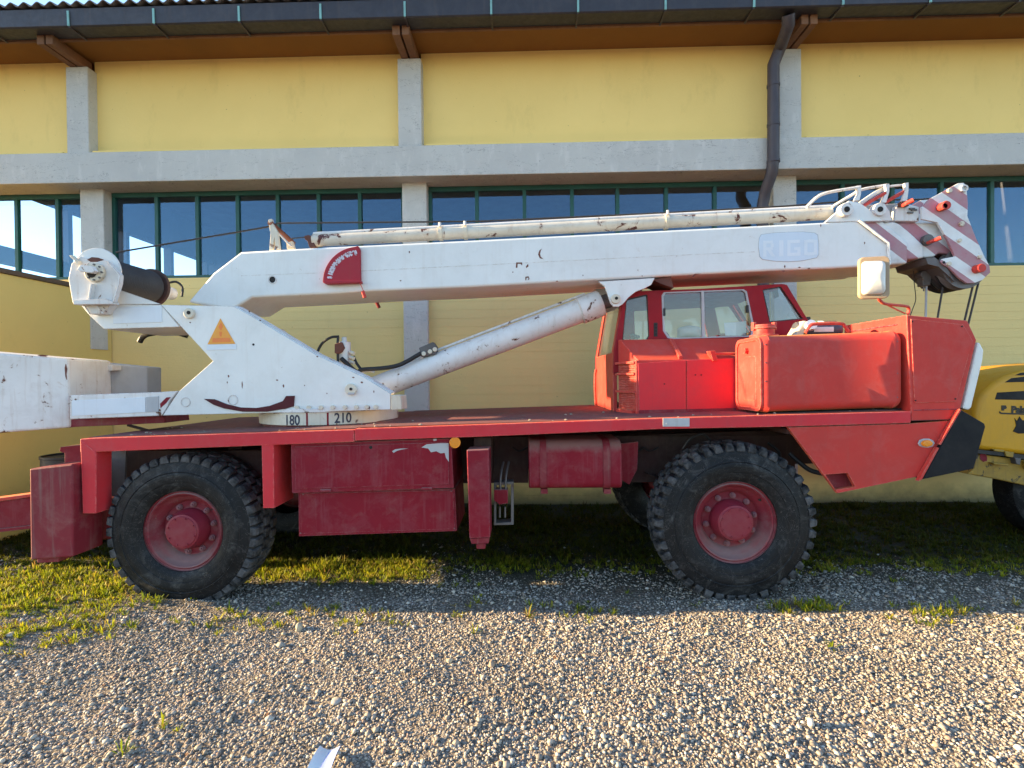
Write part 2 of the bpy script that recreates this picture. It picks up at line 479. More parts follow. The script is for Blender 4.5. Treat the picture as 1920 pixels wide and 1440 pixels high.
def mat_conc():
    M = Mat('painted_grey_concrete')
    col = M.mix(M.ramp(M.noise(1.2, 6, 0.65), 0.35, 0.68), (0.53, 0.52, 0.49), (0.47, 0.46, 0.44))
    bs = M.noise(7, 6, 0.65, vec=M.scaled((1.0, 1, 0.35)))
    col = M.mix(M.ramp(bs, 0.55, 0.66, 0, 0.5), col, (0.62, 0.60, 0.57))
    col = M.mix(M.ramp(M.noise(9, 8, 0.75), 0.66, 0.72, 0, 0.6), col, (0.24, 0.24, 0.25))
    hair = M.noise(1.8, 5, 0.7, vec=M.scaled((0.6, 1, 2.0)), dist=0.5)
    crk = M.math('LESS_THAN', M.math('ABSOLUTE', M.math('SUBTRACT', hair, 0.5)), 0.0022)
    col = M.mix(M.math('MULTIPLY', crk, 0.6), col, (0.14, 0.14, 0.14))
    M.bump(M.math('ADD', bs, M.math('MULTIPLY', M.noise(35, 6, 0.7), 0.7)), 0.8, 0.016)
    return M.done(col, 0.8, spec=0.3)
m_conc = mat_conc()
m_gutter = paint('dark_gutter_metal', (0.034, 0.033, 0.044), (0.028, 0.027, 0.036), 0.5, (0.3, 0.33, 0.36), 0.785, 18, (0.10, 0.09, 0.09), 0.3, 0.2)
m_pipe = paint('dark_downpipe_metal', (0.048, 0.042, 0.055), (0.058, 0.048, 0.055), 0.5, (0.25, 0.24, 0.24), 0.74, 16, (0.12, 0.09, 0.08), 0.3, 0.4)
m_verdigris = paint('verdigris_copper_strap', (0.22, 0.46, 0.44), (0.18, 0.36, 0.36), 0.7, None, dirt=(0.10, 0.08, 0.06), dirt_a=0.5, streak=0.0)
m_wood = paint('weathered_brown_wood', (0.22, 0.105, 0.055), (0.15, 0.075, 0.045), 0.8, None, dirt=(0.06, 0.04, 0.03), dirt_a=0.5, streak=0.4, streak_c=(0.06, 0.035, 0.025), bump=0.4)
m_green = paint('dark_green_window_frame', (0.012, 0.085, 0.070), (0.010, 0.065, 0.055), 0.4, None, dirt=(0.02, 0.03, 0.03), dirt_a=0.4, streak=0.0)
m_roof = paint('corrugated_fibre_roof', (0.20, 0.19, 0.18), (0.15, 0.14, 0.14), 0.85, None, dirt_a=0.4, streak=0.0)
m_hall = mat_wall('hall_grey_paint', (0.15, 0.15, 0.17), (0.12, 0.12, 0.14), (0.1, 0.1, 0.1))
m_sillwood = paint('rusty_wall_cap', (0.14, 0.09, 0.06), (0.09, 0.065, 0.05), 0.8, None, dirt_a=0.5, streak=0.0)

def mat_glass(name, tint, refl=0.05, dust=0.0, coat=(1, 1, 1)):
    M = Mat(name)
    nt = M.t
    tr = M.n('ShaderNodeBsdfTransparent'); tr.inputs[0].default_value = (*tint, 1)
    gl = M.n('ShaderNodeBsdfGlossy'); gl.inputs['Roughness'].default_value = 0.02; gl.inputs['Color'].default_value = (*coat, 1)
    bp = M.n('ShaderNodeBump'); bp.inputs['Strength'].default_value = 0.05; bp.inputs['Distance'].default_value = 0.02
    M.link(M.noise(1.1, 2), bp.inputs['Height'])
    M.link(bp.outputs[0], gl.inputs['Normal'])
    lw = M.n('ShaderNodeLayerWeight'); lw.inputs[0].default_value = 0.5      # Schlick reflectance of a thin pane
    f5 = M.math('POWER', lw.outputs['Facing'], 5.0)
    fr = M.math('ADD', refl, M.math('MULTIPLY', f5, 1.0 - refl))
    mx = M.n('ShaderNodeMixShader')
    M.link(fr, mx.inputs[0]); M.link(tr.outputs[0], mx.inputs[1]); M.link(gl.outputs[0], mx.inputs[2])
    df = M.n('ShaderNodeBsdfDiffuse'); df.inputs[0].default_value = (0.5, 0.5, 0.5, 1)
    m2 = M.n('ShaderNodeMixShader')
    M.link(M.ramp(M.noise(3, 6, 0.7), 0.3, 0.8, dust * 0.4, dust * 1.6), m2.inputs[0])
    M.link(mx.outputs[0], m2.inputs[1]); M.link(df.outputs[0], m2.inputs[2])
    M.link(m2.outputs[0], nt.nodes['Material Output'].inputs[0])
    return M.m
m_glass = mat_glass('window_glass', (0.86, 0.90, 0.95), 0.08, 0.003, (0.50, 0.76, 1.0))
m_cabglass = mat_glass('cab_glass', (0.88, 0.92, 0.94), 0.05, 0.03)
m_mirrorback = paint('white_mirror_shell', (0.66, 0.64, 0.62), (0.62, 0.60, 0.58), 0.35, RUST, 0.72, 12, (0.4, 0.3, 0.22), 0.2, 0.1)

# ------------------------------------------------------------------ ground
def hz(x, y):
    """gentle unevenness of the yard"""
    x = np.asarray(x, float); y = np.asarray(y, float)
    h = (0.010 * np.sin(1.7 * x + 0.6 * y) + 0.008 * np.sin(-1.1 * x + 2.3 * y + 1.0)
         + 0.006 * np.sin(4.3 * x + 3.1 * y + 2.0) + 0.004 * np.sin(7.9 * x - 5.7 * y) + 0.003 * np.sin(13.1 * x + 9.3 * y))
    return h * np.clip(1.4 - (np.abs(x) / 25.0), 0, 1)

def vnoise(x, y, seed=0):
    """smooth value noise 0..1"""
    x = np.asarray(x, float); y = np.asarray(y, float)
    xi = np.floor(x).astype(int); yi = np.floor(y).astype(int)
    fx = x - xi; fy = y - yi
    fx = fx * fx * (3 - 2 * fx); fy = fy * fy * (3 - 2 * fy)
    def hsh(a, b):
        n = (a * 374761393 + b * 668265263 + seed * 1442695041) & 0x7fffffff
        n = ((n ^ (n >> 13)) * 1274126177) & 0x7fffffff
        return ((n ^ (n >> 16)) & 0xffff) / 65535.0
    a = hsh(xi, yi); b = hsh(xi + 1, yi); c = hsh(xi, yi + 1); d = hsh(xi + 1, yi + 1)
    return (a * (1 - fx) + b * fx) * (1 - fy) + (c * (1 - fx) + d * fx) * fy

def fbm(x, y, seed=0, oct=4):
    v = 0; a = 0.5; t = 0
    for i in range(oct):
        v = v + a * vnoise(np.asarray(x) * 2 ** i, np.asarray(y) * 2 ** i, seed + i); t += a; a *= 0.55
    return v / t

def blob(x, y, cx, cy, rx, ry):
    return np.clip(1.25 - np.sqrt(((x - cx) / rx) ** 2 + ((y - cy) / ry) ** 2), 0, 1)

def grass_density(x, y):
    """0..1, where the grass grows in the yard"""
    n = fbm(x * 1.3, y * 1.6, 3)
    n2 = fbm(x * 4.5, y * 5.0, 9)
    d = 0
    cx, cy = gnd(120, 1105); d = np.maximum(d, 1.2 * blob(x, y, cx, cy, 1.3, 0.66))
    cx, cy = gnd(-150, 1120); d = np.maximum(d, 1.0 * blob(x, y, cx, cy, 1.6, 0.75))
    cx, cy = gnd(70, 1190); d = np.maximum(d, 0.55 * blob(x, y, cx, cy, 0.9, 0.35))
    cx, cy = gnd(650, 1068); d = np.maximum(d, 1.3 * blob(x, y, cx, cy, 0.95, 0.38))
    cx, cy = gnd(1500, 1140); d = np.maximum(d, 0.70 * blob(x, y, cx, cy, 0.40, 0.12))
    cx, cy = gnd(1780, 1150); d = np.maximum(d, 0.26 * blob(x, y, cx, cy, 0.9, 0.30))
    cx, cy = gnd(1020, 1150); d = np.maximum(d, 0.24 * blob(x, y, cx, cy, 1.2, 0.30))
    cx, cy = gnd(560, 1160); d = np.maximum(d, 0.24 * blob(x, y, cx, cy, 1.4, 0.34))
    under = np.clip((y - 4.55) / 0.5, 0, 1) * 0.62
    d = np.maximum(d, under)
    d = d * (0.30 + 3.2 * n * n2)
    sparse = np.clip((fbm(x * 2.1, y * 2.1, 21) - 0.60) * 5, 0, 1) * np.clip((n2 - 0.55) * 6, 0, 1) * 0.22
    return np.clip(np.maximum(d - 0.10, sparse), 0, 1)

def grid_axis(lo, hi, fine_lo, fine_hi, step):
    a = list(np.arange(fine_lo, fine_hi + 1e-6, step))
    s = step
    while a[-1] < hi: s *= 1.45; a.append(min(a[-1] + s, hi))
    s = step
    while a[0] > lo: s *= 1.45; a.insert(0, max(a[0] - s, lo))
    return np.array(a)

def mesh_np(name, V, F, mat, smooth=False, colors=None):
    me = bpy.data.meshes.new(name)
    nf, k = F.shape
    me.vertices.add(len(V)); me.vertices.foreach_set('co', V.astype(np.float32).ravel())
    me.loops.add(nf * k); me.loops.foreach_set('vertex_index', F.astype(np.int32).ravel())
    me.polygons.add(nf)
    me.polygons.foreach_set('loop_start', np.arange(0, nf * k, k, dtype=np.int32))
    me.polygons.foreach_set('use_smooth', np.full(nf, smooth))
    me.update(calc_edges=True)
    if colors is not None:
        ca = me.color_attributes.new('tint', 'FLOAT_COLOR', 'POINT')
        ca.data.foreach_set('color', np.concatenate([colors, np.ones((len(colors), 1))], 1).astype(np.float32).ravel())
    me.materials.append(mat)
    o = bpy.data.objects.new(name, me)
    COL.objects.link(o)
    return o

def mat_ground():
    M = Mat('gravel_and_soil')
    vo = M.n('ShaderNodeTexVoronoi'); M.link(M.pos, vo.inputs['Vector']); vo.inputs['Scale'].default_value = 42
    rnd = M.n('ShaderNodeSeparateColor'); M.link(vo.outputs['Color'], rnd.inputs[0])
    st = M.mix(rnd.outputs[0], (0.20, 0.175, 0.145), (0.42, 0.37, 0.31))
    st = M.mix(M.ramp(vo.outputs['Distance'], 0.25, 0.6), st, (0.15, 0.125, 0.098))
    sx = M.n('ShaderNodeSeparateXYZ'); M.link(M.pos, sx.inputs[0])
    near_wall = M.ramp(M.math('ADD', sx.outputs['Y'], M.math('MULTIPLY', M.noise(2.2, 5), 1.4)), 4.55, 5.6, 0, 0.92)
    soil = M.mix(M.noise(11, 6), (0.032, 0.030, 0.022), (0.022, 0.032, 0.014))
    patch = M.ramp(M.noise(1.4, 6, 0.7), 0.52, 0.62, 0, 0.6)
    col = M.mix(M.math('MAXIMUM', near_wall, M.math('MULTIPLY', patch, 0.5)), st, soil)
    M.bump(M.math('SUBTRACT', M.noise(60, 4), M.math('MULTIPLY', vo.outputs['Distance'], 1.2)), 0.8, 0.02)
    return M.done(col, 0.9, spec=0.2)
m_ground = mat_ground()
gx = grid_axis(-420, 420, -7.0, 7.0, 0.12)
gy = grid_axis(-420, 620, 1.2, 7.4, 0.12)
GX, GY = np.meshgrid(gx, gy)
Vg = np.stack([GX, GY, hz(GX, GY)], -1).reshape(-1, 3)
nx, ny = len(gx), len(gy)
I = np.arange(nx * ny).reshape(ny, nx)
Fg = np.stack([I[:-1, :-1], I[:-1, 1:], I[1:, 1:], I[1:, :-1]], -1).reshape(-1, 4)
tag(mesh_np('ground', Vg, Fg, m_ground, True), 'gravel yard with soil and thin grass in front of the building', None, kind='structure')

# loose gravel: real pebbles, densest where the camera is close
t = (1 + 5 ** 0.5) / 2
OCT_V = np.array([(1, 0, 0), (0, 1, 0), (-1, 0, 0), (0, -1, 0), (0, 0, 1), (0, 0, -1)], float) * 1.1
OCT_F = np.array([(0, 1, 4), (1, 2, 4), (2, 3, 4), (3, 0, 4), (1, 0, 5), (2, 1, 5), (3, 2, 5), (0, 3, 5)])
ICO_V = np.array([(-1, t, 0), (1, t, 0), (-1, -t, 0), (1, -t, 0), (0, -1, t), (0, 1, t), (0, -1, -t), (0, 1, -t),
                  (t, 0, -1), (t, 0, 1), (-t, 0, -1), (-t, 0, 1)]) / math.sqrt(1 + t * t)
ICO_F = np.array([(0, 11, 5), (0, 5, 1), (0, 1, 7), (0, 7, 10), (0, 10, 11), (1, 5, 9), (5, 11, 4), (11, 10, 2), (10, 7, 6), (7, 1, 8),
                  (3, 9, 4), (3, 4, 2), (3, 2, 6), (3, 6, 8), (3, 8, 9), (4, 9, 5), (2, 4, 11), (6, 2, 10), (8, 6, 7), (9, 8, 1)])
def pebbles(x, y, size, lift=0.10, BV=ICO_V, BF=ICO_F):
    n = len(x); nv = len(BV)
    s = size[:, None] * np.stack([np.ones(n), rng.uniform(0.62, 0.95, n), rng.uniform(0.42, 0.75, n)], 1)
    V = BV[None] * s[:, None, :] * rng.uniform(0.80, 1.18, (n, nv, 1))
    a = rng.uniform(0, 2 * math.pi, n); b = rng.normal(0, 0.35, n)
    ca, sa, cb, sb = np.cos(a), np.sin(a), np.cos(b), np.sin(b)
    # tilt about x then spin about z
    Yv = V[..., 1] * cb[:, None] - V[..., 2] * sb[:, None]
    Zv = V[..., 1] * sb[:, None] + V[..., 2] * cb[:, None]
    Xv = V[..., 0]
    X2 = Xv * ca[:, None] - Yv * sa[:, None]
    Y2 = Xv * sa[:, None] + Yv * ca[:, None]
    z0 = hz(x, y) + size * (lift + rng.uniform(-0.25, 0.35, n))
    P = np.stack([X2 + x[:, None], Y2 + y[:, None], Zv + z0[:, None]], -1).reshape(-1, 3)
    F = (BF[None] + nv * np.arange(n)[:, None, None]).reshape(-1, 3)
    pal = np.array([(0.37, 0.325, 0.27), (0.28, 0.25, 0.215), (0.45, 0.395, 0.32), (0.51, 0.465, 0.395), (0.20, 0.185, 0.165),
                    (0.39, 0.315, 0.23), (0.34, 0.26, 0.20), (0.58, 0.54, 0.48), (0.32, 0.22, 0.17)])
    c = pal[rng.choice(len(pal), n, p=[.18, .16, .16, .11, .14, .1, .06, .05, .04])] * rng.uniform(0.72, 1.2, (n, 1)) * (0.78 + 0.42 * fbm(x * 1.1, y * 1.7, 41))[:, None]
    return P, F, np.repeat(c, nv, 0)

def mat_pebble():
    M = Mat('river_gravel')
    at_ = M.n('ShaderNodeAttribute', attribute_name='tint')
    col = M.mix(M.ramp(M.noise(120, 4), 0.3, 0.75, 0, 0.4), at_.outputs['Color'], (0.16, 0.145, 0.125))
    M.bump(M.noise(260, 4), 0.3, 0.003)
    return M.done(col, 0.8, spec=0.25)
m_pebble = mat_pebble()
def scatter(n, x0, x1, y0, y1, fn):
    x = rng.uniform(x0, x1, n); y = rng.uniform(y0, y1, n)
    k = rng.uniform(0, 1, n) < fn(x, y)
    return x[k], y[k]
def keep_fan(x, y):
    w = np.abs(x) < 1.12 * y + 0.5
    return w
def dens_gravel(x, y):
    g = grass_density(x, y)
    far = np.clip((5.3 - y) / 1.4, 0.05, 1) * np.where(y > 3.95, np.clip(-0.15 + 2.0 * fbm(x * 2.2, y * 3.0, 31) ** 1.5, 0.05, 1), 1.0)
    return keep_fan(x, y) * np.clip(1 - 1.1 * g, 0.15, 1) * far
px_, py_ = scatter(330000, -6.3, 6.3, 1.9, 5.6, dens_gravel)
sz = np.clip(rng.lognormal(math.log(0.0056), 0.48, len(px_)), 0.003, 0.021) * np.clip(0.80 + 0.09 * py_, 0.9, 1.25)
nr = py_ < 2.85
P, F, C = pebbles(px_[nr], py_[nr], sz[nr])
P2, F2, C2 = pebbles(px_[~nr], py_[~nr], sz[~nr], 0.10, OCT_V, OCT_F)
P, F, C = np.concatenate([P, P2]), np.concatenate([F, F2 + len(P)]), np.concatenate([C, C2])
print('gravel triangles', len(F))
tag(mesh_np('gravel', P, F, m_pebble, True, C), 'loose grey and tan river gravel covering the yard', None, kind='stuff')

# ------------------------------------------------------------------ grass
def mat_grass():
    M = Mat('grass_blades')
    at_ = M.n('ShaderNodeAttribute', attribute_name='tint')
    M.b.inputs['Subsurface Weight'].default_value = 0.0
    tr = M.n('ShaderNodeBsdfTranslucent')
    M.link(at_.outputs['Color'], tr.inputs[0])
    mx = M.n('ShaderNodeMixShader'); mx.inputs[0].default_value = 0.45
    m = M.done(at_.outputs['Color'], 0.6, spec=0.2)
    out = M.t.nodes['Material Output']
    M.link(M.b.outputs[0], mx.inputs[1]); M.link(tr.outputs[0], mx.inputs[2]); M.link(mx.outputs[0], out.inputs[0])
    return m
m_grass = mat_grass()
cx_, cy_ = scatter(74000, -8.0, 7.5, 2.0, 7.35, lambda x, y: grass_density(x, y) ** 1.25 * (np.abs(x) < 1.15 * y + 0.9))
nc = len(cx_)
per = rng.integers(7, 19, nc)
clump = np.repeat(np.arange(nc), per)
n = len(clump)
spread = rng.uniform(0.006, 0.022, nc)[clump]
ang = rng.uniform(0, 2 * math.pi, n)
dx, dy = np.cos(ang), np.sin(ang)
rad = np.abs(rng.normal(0, 1, n)) * spread
bx = cx_[clump] + dx * rad; by = cy_[clump] + dy * rad
size = (rng.uniform(0.55, 1.25, nc) * np.where(rng.uniform(0, 1, nc) < 0.04, 1.6, 1.0) * (0.55 + 0.9 * fbm(cx_ * 2.5, cy_ * 2.5, 5)))[clump]
Lb = rng.uniform(0.022, 0.066, n) * size
tilt = np.clip(rng.normal(0.75, 0.35, n), 0.05, 1.35)            # lean of the blade from upright
wid = rng.uniform(0.0014, 0.0036, n) * (0.7 + 0.5 * size)
z = hz(bx, by) + 0.002
def pt(s, drop, w):
    h = Lb * s * np.sin(tilt); v = Lb * s * np.cos(tilt) - Lb * drop
    return np.stack([bx + dx * h - dy * wid * w, by + dy * h + dx * wid * w, z + v], -1)
Vb = np.stack([pt(0, 0, -0.7), pt(0, 0, 0.7), pt(0.55, -0.08, -1), pt(0.55, -0.08, 1), pt(1.0, 0.06, 0)], 1).reshape(-1, 3)
Fb = (np.array([(0, 1, 3), (0, 3, 2), (2, 3, 4)])[None] + 5 * np.arange(n)[:, None, None]).reshape(-1, 3)
pal = np.array([(0.20, 0.245, 0.012), (0.27, 0.295, 0.016), (0.36, 0.33, 0.022), (0.13, 0.18, 0.014), (0.38, 0.30, 0.07), (0.24, 0.14, 0.04)])
kind_ = rng.choice(6, nc, p=[.27, .30, .22, .12, .06, .03])[clump]
kind_ = np.where(rng.uniform(0, 1, n) < 0.25, rng.choice(6, n, p=[.25, .25, .2, .1, .13, .07]), kind_)
cb = pal[kind_] * rng.uniform(0.8, 1.2, (n, 1))
cb = cb * np.clip(1.0 - (by - 4.75) / 0.5 * 0.78, 0.22, 1.0)[:, None]        # blades darkened under the truck and behind, its shade put into the colour
print('grass blades', n)
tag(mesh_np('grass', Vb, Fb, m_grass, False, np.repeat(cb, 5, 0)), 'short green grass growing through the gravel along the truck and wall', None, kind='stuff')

# a few larger stones one can pick out
def stone(px, py, size, col, label, flat=0.6):
    x, y = gnd(px, py)
    bm = bmesh.new()
    bmesh.ops.create_icosphere(bm, subdivisions=2, radius=1.0)
    r = random.Random(px * 7 + py)
    for v in bm.verts:
        k = 1 + 0.22 * math.sin(3 * v.co.x + r.random() * 6) * math.cos(2.5 * v.co.y + 1) + r.uniform(-0.05, 0.05)
        v.co = Vector((v.co.x * size * k, v.co.y * size * 0.75 * k, v.co.z * size * flat * k))
    a = r.uniform(0, 6)
    bmesh.ops.rotate(bm, verts=bm.verts, matrix=Matrix.Rotation(a, 3, 'Z'))
    zz = float(hz(x, y)) + size * flat * 0.55
    for v in bm.verts: v.co += Vector((x, y, zz))
    m = paint('stone', col, tuple(c * 0.8 for c in col), 0.85, None, dirt_a=0.3, streak=0.0, bump=0.5)
    o = finish('stone', bm, m, None, smooth=True)
    return tag(o, label, 'stone', 'larger stones lying on the gravel')
stone(561, 1178, 0.030, (0.52, 0.45, 0.33), 'pointed tan stone standing up among grass tufts in front of the rear wheel', 1.2)
stone(526, 1205, 0.032, (0.34, 0.31, 0.26), 'flat grey-brown stone just below the pointed tan stone')
stone(707, 1205, 0.026, (0.50, 0.43, 0.32), 'rounded tan stone on gravel below the twin red lockers')
stone(843, 1243, 0.024, (0.50, 0.40, 0.27), 'sandy stone on open gravel, left one of a close pair')
stone(922, 1252, 0.026, (0.33, 0.24, 0.17), 'brown stone on open gravel, right one of a close pair', 0.9)
stone(1517, 1165, 0.026, (0.62, 0.59, 0.54), 'white stone beside the grass tuft in front of the front wheel', 0.5)
stone(1408, 1176, 0.026, (0.55, 0.47, 0.33), 'pale yellowish stone below the front wheel', 0.6)
stone(631, 1318, 0.036, (0.36, 0.335, 0.30), 'wide flat grey stone in the middle of the gravel', 0.4)
stone(1520, 1355, 0.022, (0.60, 0.56, 0.48), 'small upright whitish stone with a long shadow at lower right', 1.3)
stone(20, 1197, 0.034, (0.48, 0.43, 0.37), 'pale stone at the left edge below the grass', 0.5)

# ------------------------------------------------------------------ warehouse
Y_UP, Y_UPIL, Y_BEAM, Y_LPIL, Y_LOW, Y_WIN = 7.30, 7.14, 7.11, 7.36, 7.45, 7.54
z_sof = at(1040, 95, Y_UP).z
z_bt = at(1040, 267, Y_BEAM).z
z_bb = at(1040, 325, Y_BEAM).z
z_sill = at(1073, 512, Y_WIN).z
X_L, X_R = -13.0, 13.0
house = empty('warehouse', (0, 7.45, 0), 'long yellow warehouse with grey concrete frame, green strip windows and dark gutter', 'building')

# columns: photo x of left and right edges, upper and lower
COLS = [((124, 165), (150, 194)), ((746, 790), (754, 800)), ((1461, 1503), (1450, 1494))]
colx = []
for (u0, u1), (l0, l1) in COLS:
    a = at(u0, 200, Y_UPIL).x; b = at(u1, 200, Y_UPIL).x
    c = at(l0, 400, Y_LPIL).x; d = at(l1, 400, Y_LPIL).x
    colx.append((a, b, c, d))
a, b, c, d = colx[2]
colx.append((a + 5.3, b + 5.3, c + 5.3, d + 5.3))
a, b, c, d = colx[0]
colx.insert(0, (a - 4.9, b - 4.9, c - 4.9, d - 4.9))
z_colt = at(768, 109, Y_UPIL).z
for a, b, c, d in colx:
    p = box('column', a, b, Y_UPIL, 7.62, z_bt - 0.02, z_colt, m_conc, house, 0.012)
    box('column', c, d, Y_LPIL, 7.62, 0 - 0.05, z_bb + 0.02, m_conc, house, 0.012)
    # wooden corbel on top of the column carrying the eave
    w = (b - a)
    for k in (0, 1):
        bm = bmesh.new()
        x0 = a + w * 0.16 + k * w * 0.38
        b_box(bm, x0, x0 + w * 0.30, 6.66, 7.28, z_colt + 0.004, z_colt + 0.13)
        finish('corbel_plank', bm, m_wood, p, 0.006)
# ring beam
box('ring_beam', X_L, X_R, Y_BEAM, 7.60, z_bb, z_bt, m_conc, house, 0.010)
# upper plaster panels, one between each pair of columns
edges = [X_L] + [v for c in colx for v in (c[0], c[1])] + [X_R]
for i in range(0, len(edges), 2):
    box('plaster_panel', edges[i] - 0.03, edges[i + 1] + 0.03, Y_UP, 7.60, z_bt - 0.01, z_sof + 0.004, m_yel, house)
    if edges[i + 1] - edges[i] > 1.5:
        box('drip_ledge', edges[i] + 0.06, edges[i + 1] - 0.06, Y_BEAM + 0.02, Y_UP - 0.002, z_bt + 0.003, z_bt + 0.03, m_yel, house, 0.006)
# lower wall: painted boards course by course between the columns
ledges = [X_L] + [v for c in colx for v in (c[2], c[3])] + [X_R]
lower = box('lower_wall', X_L, X_R, Y_LOW + 0.006, 7.62, -0.1, z_sill - 0.005, m_yelplank, house)
H_B = 0.126
for i in range(0, len(ledges), 2):
    xa, xb = ledges[i], ledges[i + 1]
    bm = bmesh.new(); b_box(bm, xa, xb, Y_LOW, Y_LOW + 0.03, 0, H_B - 0.0022)
    me = bpy.data.meshes.new('board'); bm.to_mesh(me); bm.free(); me.materials.append(m_yelplank)
    zz = 0.0; k = 0
    while zz + H_B < z_sill:
        o = bpy.data.objects.new('board', me)
        place(o, lower, Vector((0, random.uniform(-0.002, 0.002), zz)))
        zz += H_B; k += 1
    if z_sill - zz > 0.02:
        box('board', xa, xb, Y_LOW, Y_LOW + 0.03, zz, z_sill - 0.004, m_yelplank, lower)
# windows: one strip per bay
def strip(xa, xb, mull):
    zt = z_bb - 0.004
    fr = 0.05
    bm = bmesh.new()
    b_box(bm, xa, xb, Y_WIN - 0.03, Y_WIN + 0.03, z_sill - 0.003, z_sill + fr)
    b_box(bm, xa, xb, Y_WIN - 0.03, Y_WIN + 0.03, zt - 0.07, zt)
    b_box(bm, xa, xa + fr, Y_WIN - 0.03, Y_WIN + 0.03, z_sill + fr, zt - 0.07)
    b_box(bm, xb - fr, xb, Y_WIN - 0.03, Y_WIN + 0.03, z_sill + fr, zt - 0.07)
    w = finish('window', bm, m_green, house, 0.004)
    xs = [xa + fr] + mull + [xb - fr]
    for m in mull:
        box('mullion', m - 0.027, m + 0.027, Y_WIN - 0.028, Y_WIN + 0.028, z_sill + fr, zt - 0.07, m_green, w, 0.004)
    for p, q in zip(xs, xs[1:]):
        bm = bmesh.new(); b_box(bm, p, q, Y_WIN + 0.004, Y_WIN + 0.009, z_sill + fr * 0.5, zt - 0.03)
        # panes are never set perfectly flat
        tilt = random.uniform(-0.004, 0.004); sw = random.uniform(-0.004, 0.004)
        for v in bm.verts: v.co.y += (v.co.z - z_sill) * tilt + (v.co.x - p) * sw
        finish('pane', bm, m_glass, w)
pxs = lambda L: [at(v, 450, Y_WIN).x for v in L]
L = ledges
strip(L[2] + 0.02, L[3] - 0.01, [L[3] - 0.01 - s for s in (2.92, 2.32, 1.74, 1.13, 0.49)])
strip(L[4], L[5], pxs([296, 372, 447.5, 522.5, 599, 676]))
strip(L[6], L[7], pxs([895, 984, 1073, 1158, 1249, 1340]))
x3 = pxs([1579, 1672, 1764, 1858]); st = (x3[-1] - x3[0]) / 3
strip(L[8], L[9], x3 + [x3[-1] + st, x3[-1] + 2 * st])
strip(L[0], L[1], [L[0] + 1.0, L[0] + 2.0, L[0] + 3.0])
strip(L[10], L[11], [L[10] + 0.8])
# eave: soffit, gutter, straps, corrugated roof
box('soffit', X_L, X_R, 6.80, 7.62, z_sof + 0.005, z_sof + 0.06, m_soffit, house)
box('eave_board', X_L, X_R, 6.765, 6.80, z_sof - 0.045, z_sof + 0.10, m_wood, house, 0.004)
z_g = at(960, 29, 6.52).z
bm = bmesh.new()
prof = [(6.76, z_g + 0.02), (6.52, z_g), (6.50, z_g + 0.012), (6.49, z_g + 0.225), (6.515, z_g + 0.235), (6.515, z_g + 0.222), (6.505, z_g + 0.215),
        (6.512, z_g + 0.025), (6.54, z_g + 0.014), (6.745, z_g + 0.035), (6.745, z_g + 0.25), (6.76, z_g + 0.25)]
b_poly(bm, [Vector((X_L, y, zz)) for y, zz in prof], Vector((X_R - X_L, 0, 0)))
gut = finish('gutter', bm, m_gutter, house)
SX = [at(v, 20, 6.49).x for v in (128, 288, 448, 601, 759, 921, 1084, 1248, 1414, 1581, 1745)]
stp = (SX[-1] - SX[0]) / (len(SX) - 1)
SX = [SX[0] - stp, SX[0] - 2 * stp] + SX + [SX[-1] + stp, SX[-1] + 2 * stp]
for s in SX:
    bm = bmesh.new()
    b_hex(bm, [Vector(p) for p in ((s - 0.013, 6.4835, z_g + 0.0), (s + 0.013, 6.4835, z_g + 0.0), (s + 0.013, 6.4775, z_g + 0.19), (s - 0.013, 6.4775, z_g + 0.19),
                                   (s - 0.013, 6.4965, z_g + 0.0), (s + 0.013, 6.4965, z_g + 0.0), (s + 0.013, 6.4875, z_g + 0.19), (s - 0.013, 6.4875, z_g + 0.19))])
    finish('gutter_strap', bm, m_verdigris, gut)
    box('gutter_hook', s - 0.012, s + 0.012, 6.50, 6.765, z_g - 0.014, z_g - 0.001, m_pipe, gut)
# corrugated roof sheet
nx_ = 1300
xs = np.linspace(X_L, X_R, nx_)
wz = 0.028 * np.sin(xs * 2 * math.pi / 0.177)
Vr = []
for (y, zz) in ((6.46, z_g + 0.268), (13.8, z_g + 1.95), (13.8, z_g + 1.97), (6.46, z_g + 0.280)):
    Vr.append(np.stack([xs, np.full(nx_, y), zz + wz], -1))
Vr = np.concatenate(Vr)
J = np.arange(nx_ - 1)
Fr = np.concatenate([np.stack([J + a * nx_, J + 1 + a * nx_, J + 1 + b * nx_, J + b * nx_], -1) for a, b in ((0, 1), (1, 2), (2, 3), (3, 0))])
ro = mesh_np('roof', Vr, Fr, m_roof, False)
WLOC[ro.name] = Vector((0, 0, 0)); ro.parent = house; ro.matrix_parent_inverse = Matrix.Translation(-WLOC[house.name])
box('roof_far_slope', X_L, X_R, 13.8, 20.6, z_g + 1.5, z_g + 1.7, m_roof, house)
# downpipe with swan neck beside the third column
dp = [(1478, 28, 6.60), (1478, 48, 6.66), (1462, 92, 6.98), (1450, 122, 7.03), (1450, 200, 7.03), (1450, 300, 7.03), (1447, 325, 7.05), (1434, 362, 7.24), (1430, 385, 7.27), (1430, 440, 7.27), (1432, 620, 7.27), (1434, 940, 7.27)]
pts = [at(*q) for q in dp]
pts[-1].z = 0.05
pipe = tube('downpipe', pts, 0.078, m_pipe, house, 14)
for py in (158, 232, 300):
    tube('pipe_collar', [at(1450, py, 7.03), at(1450, py + 5, 7.03)], 0.084, m_pipe, pipe, 14)
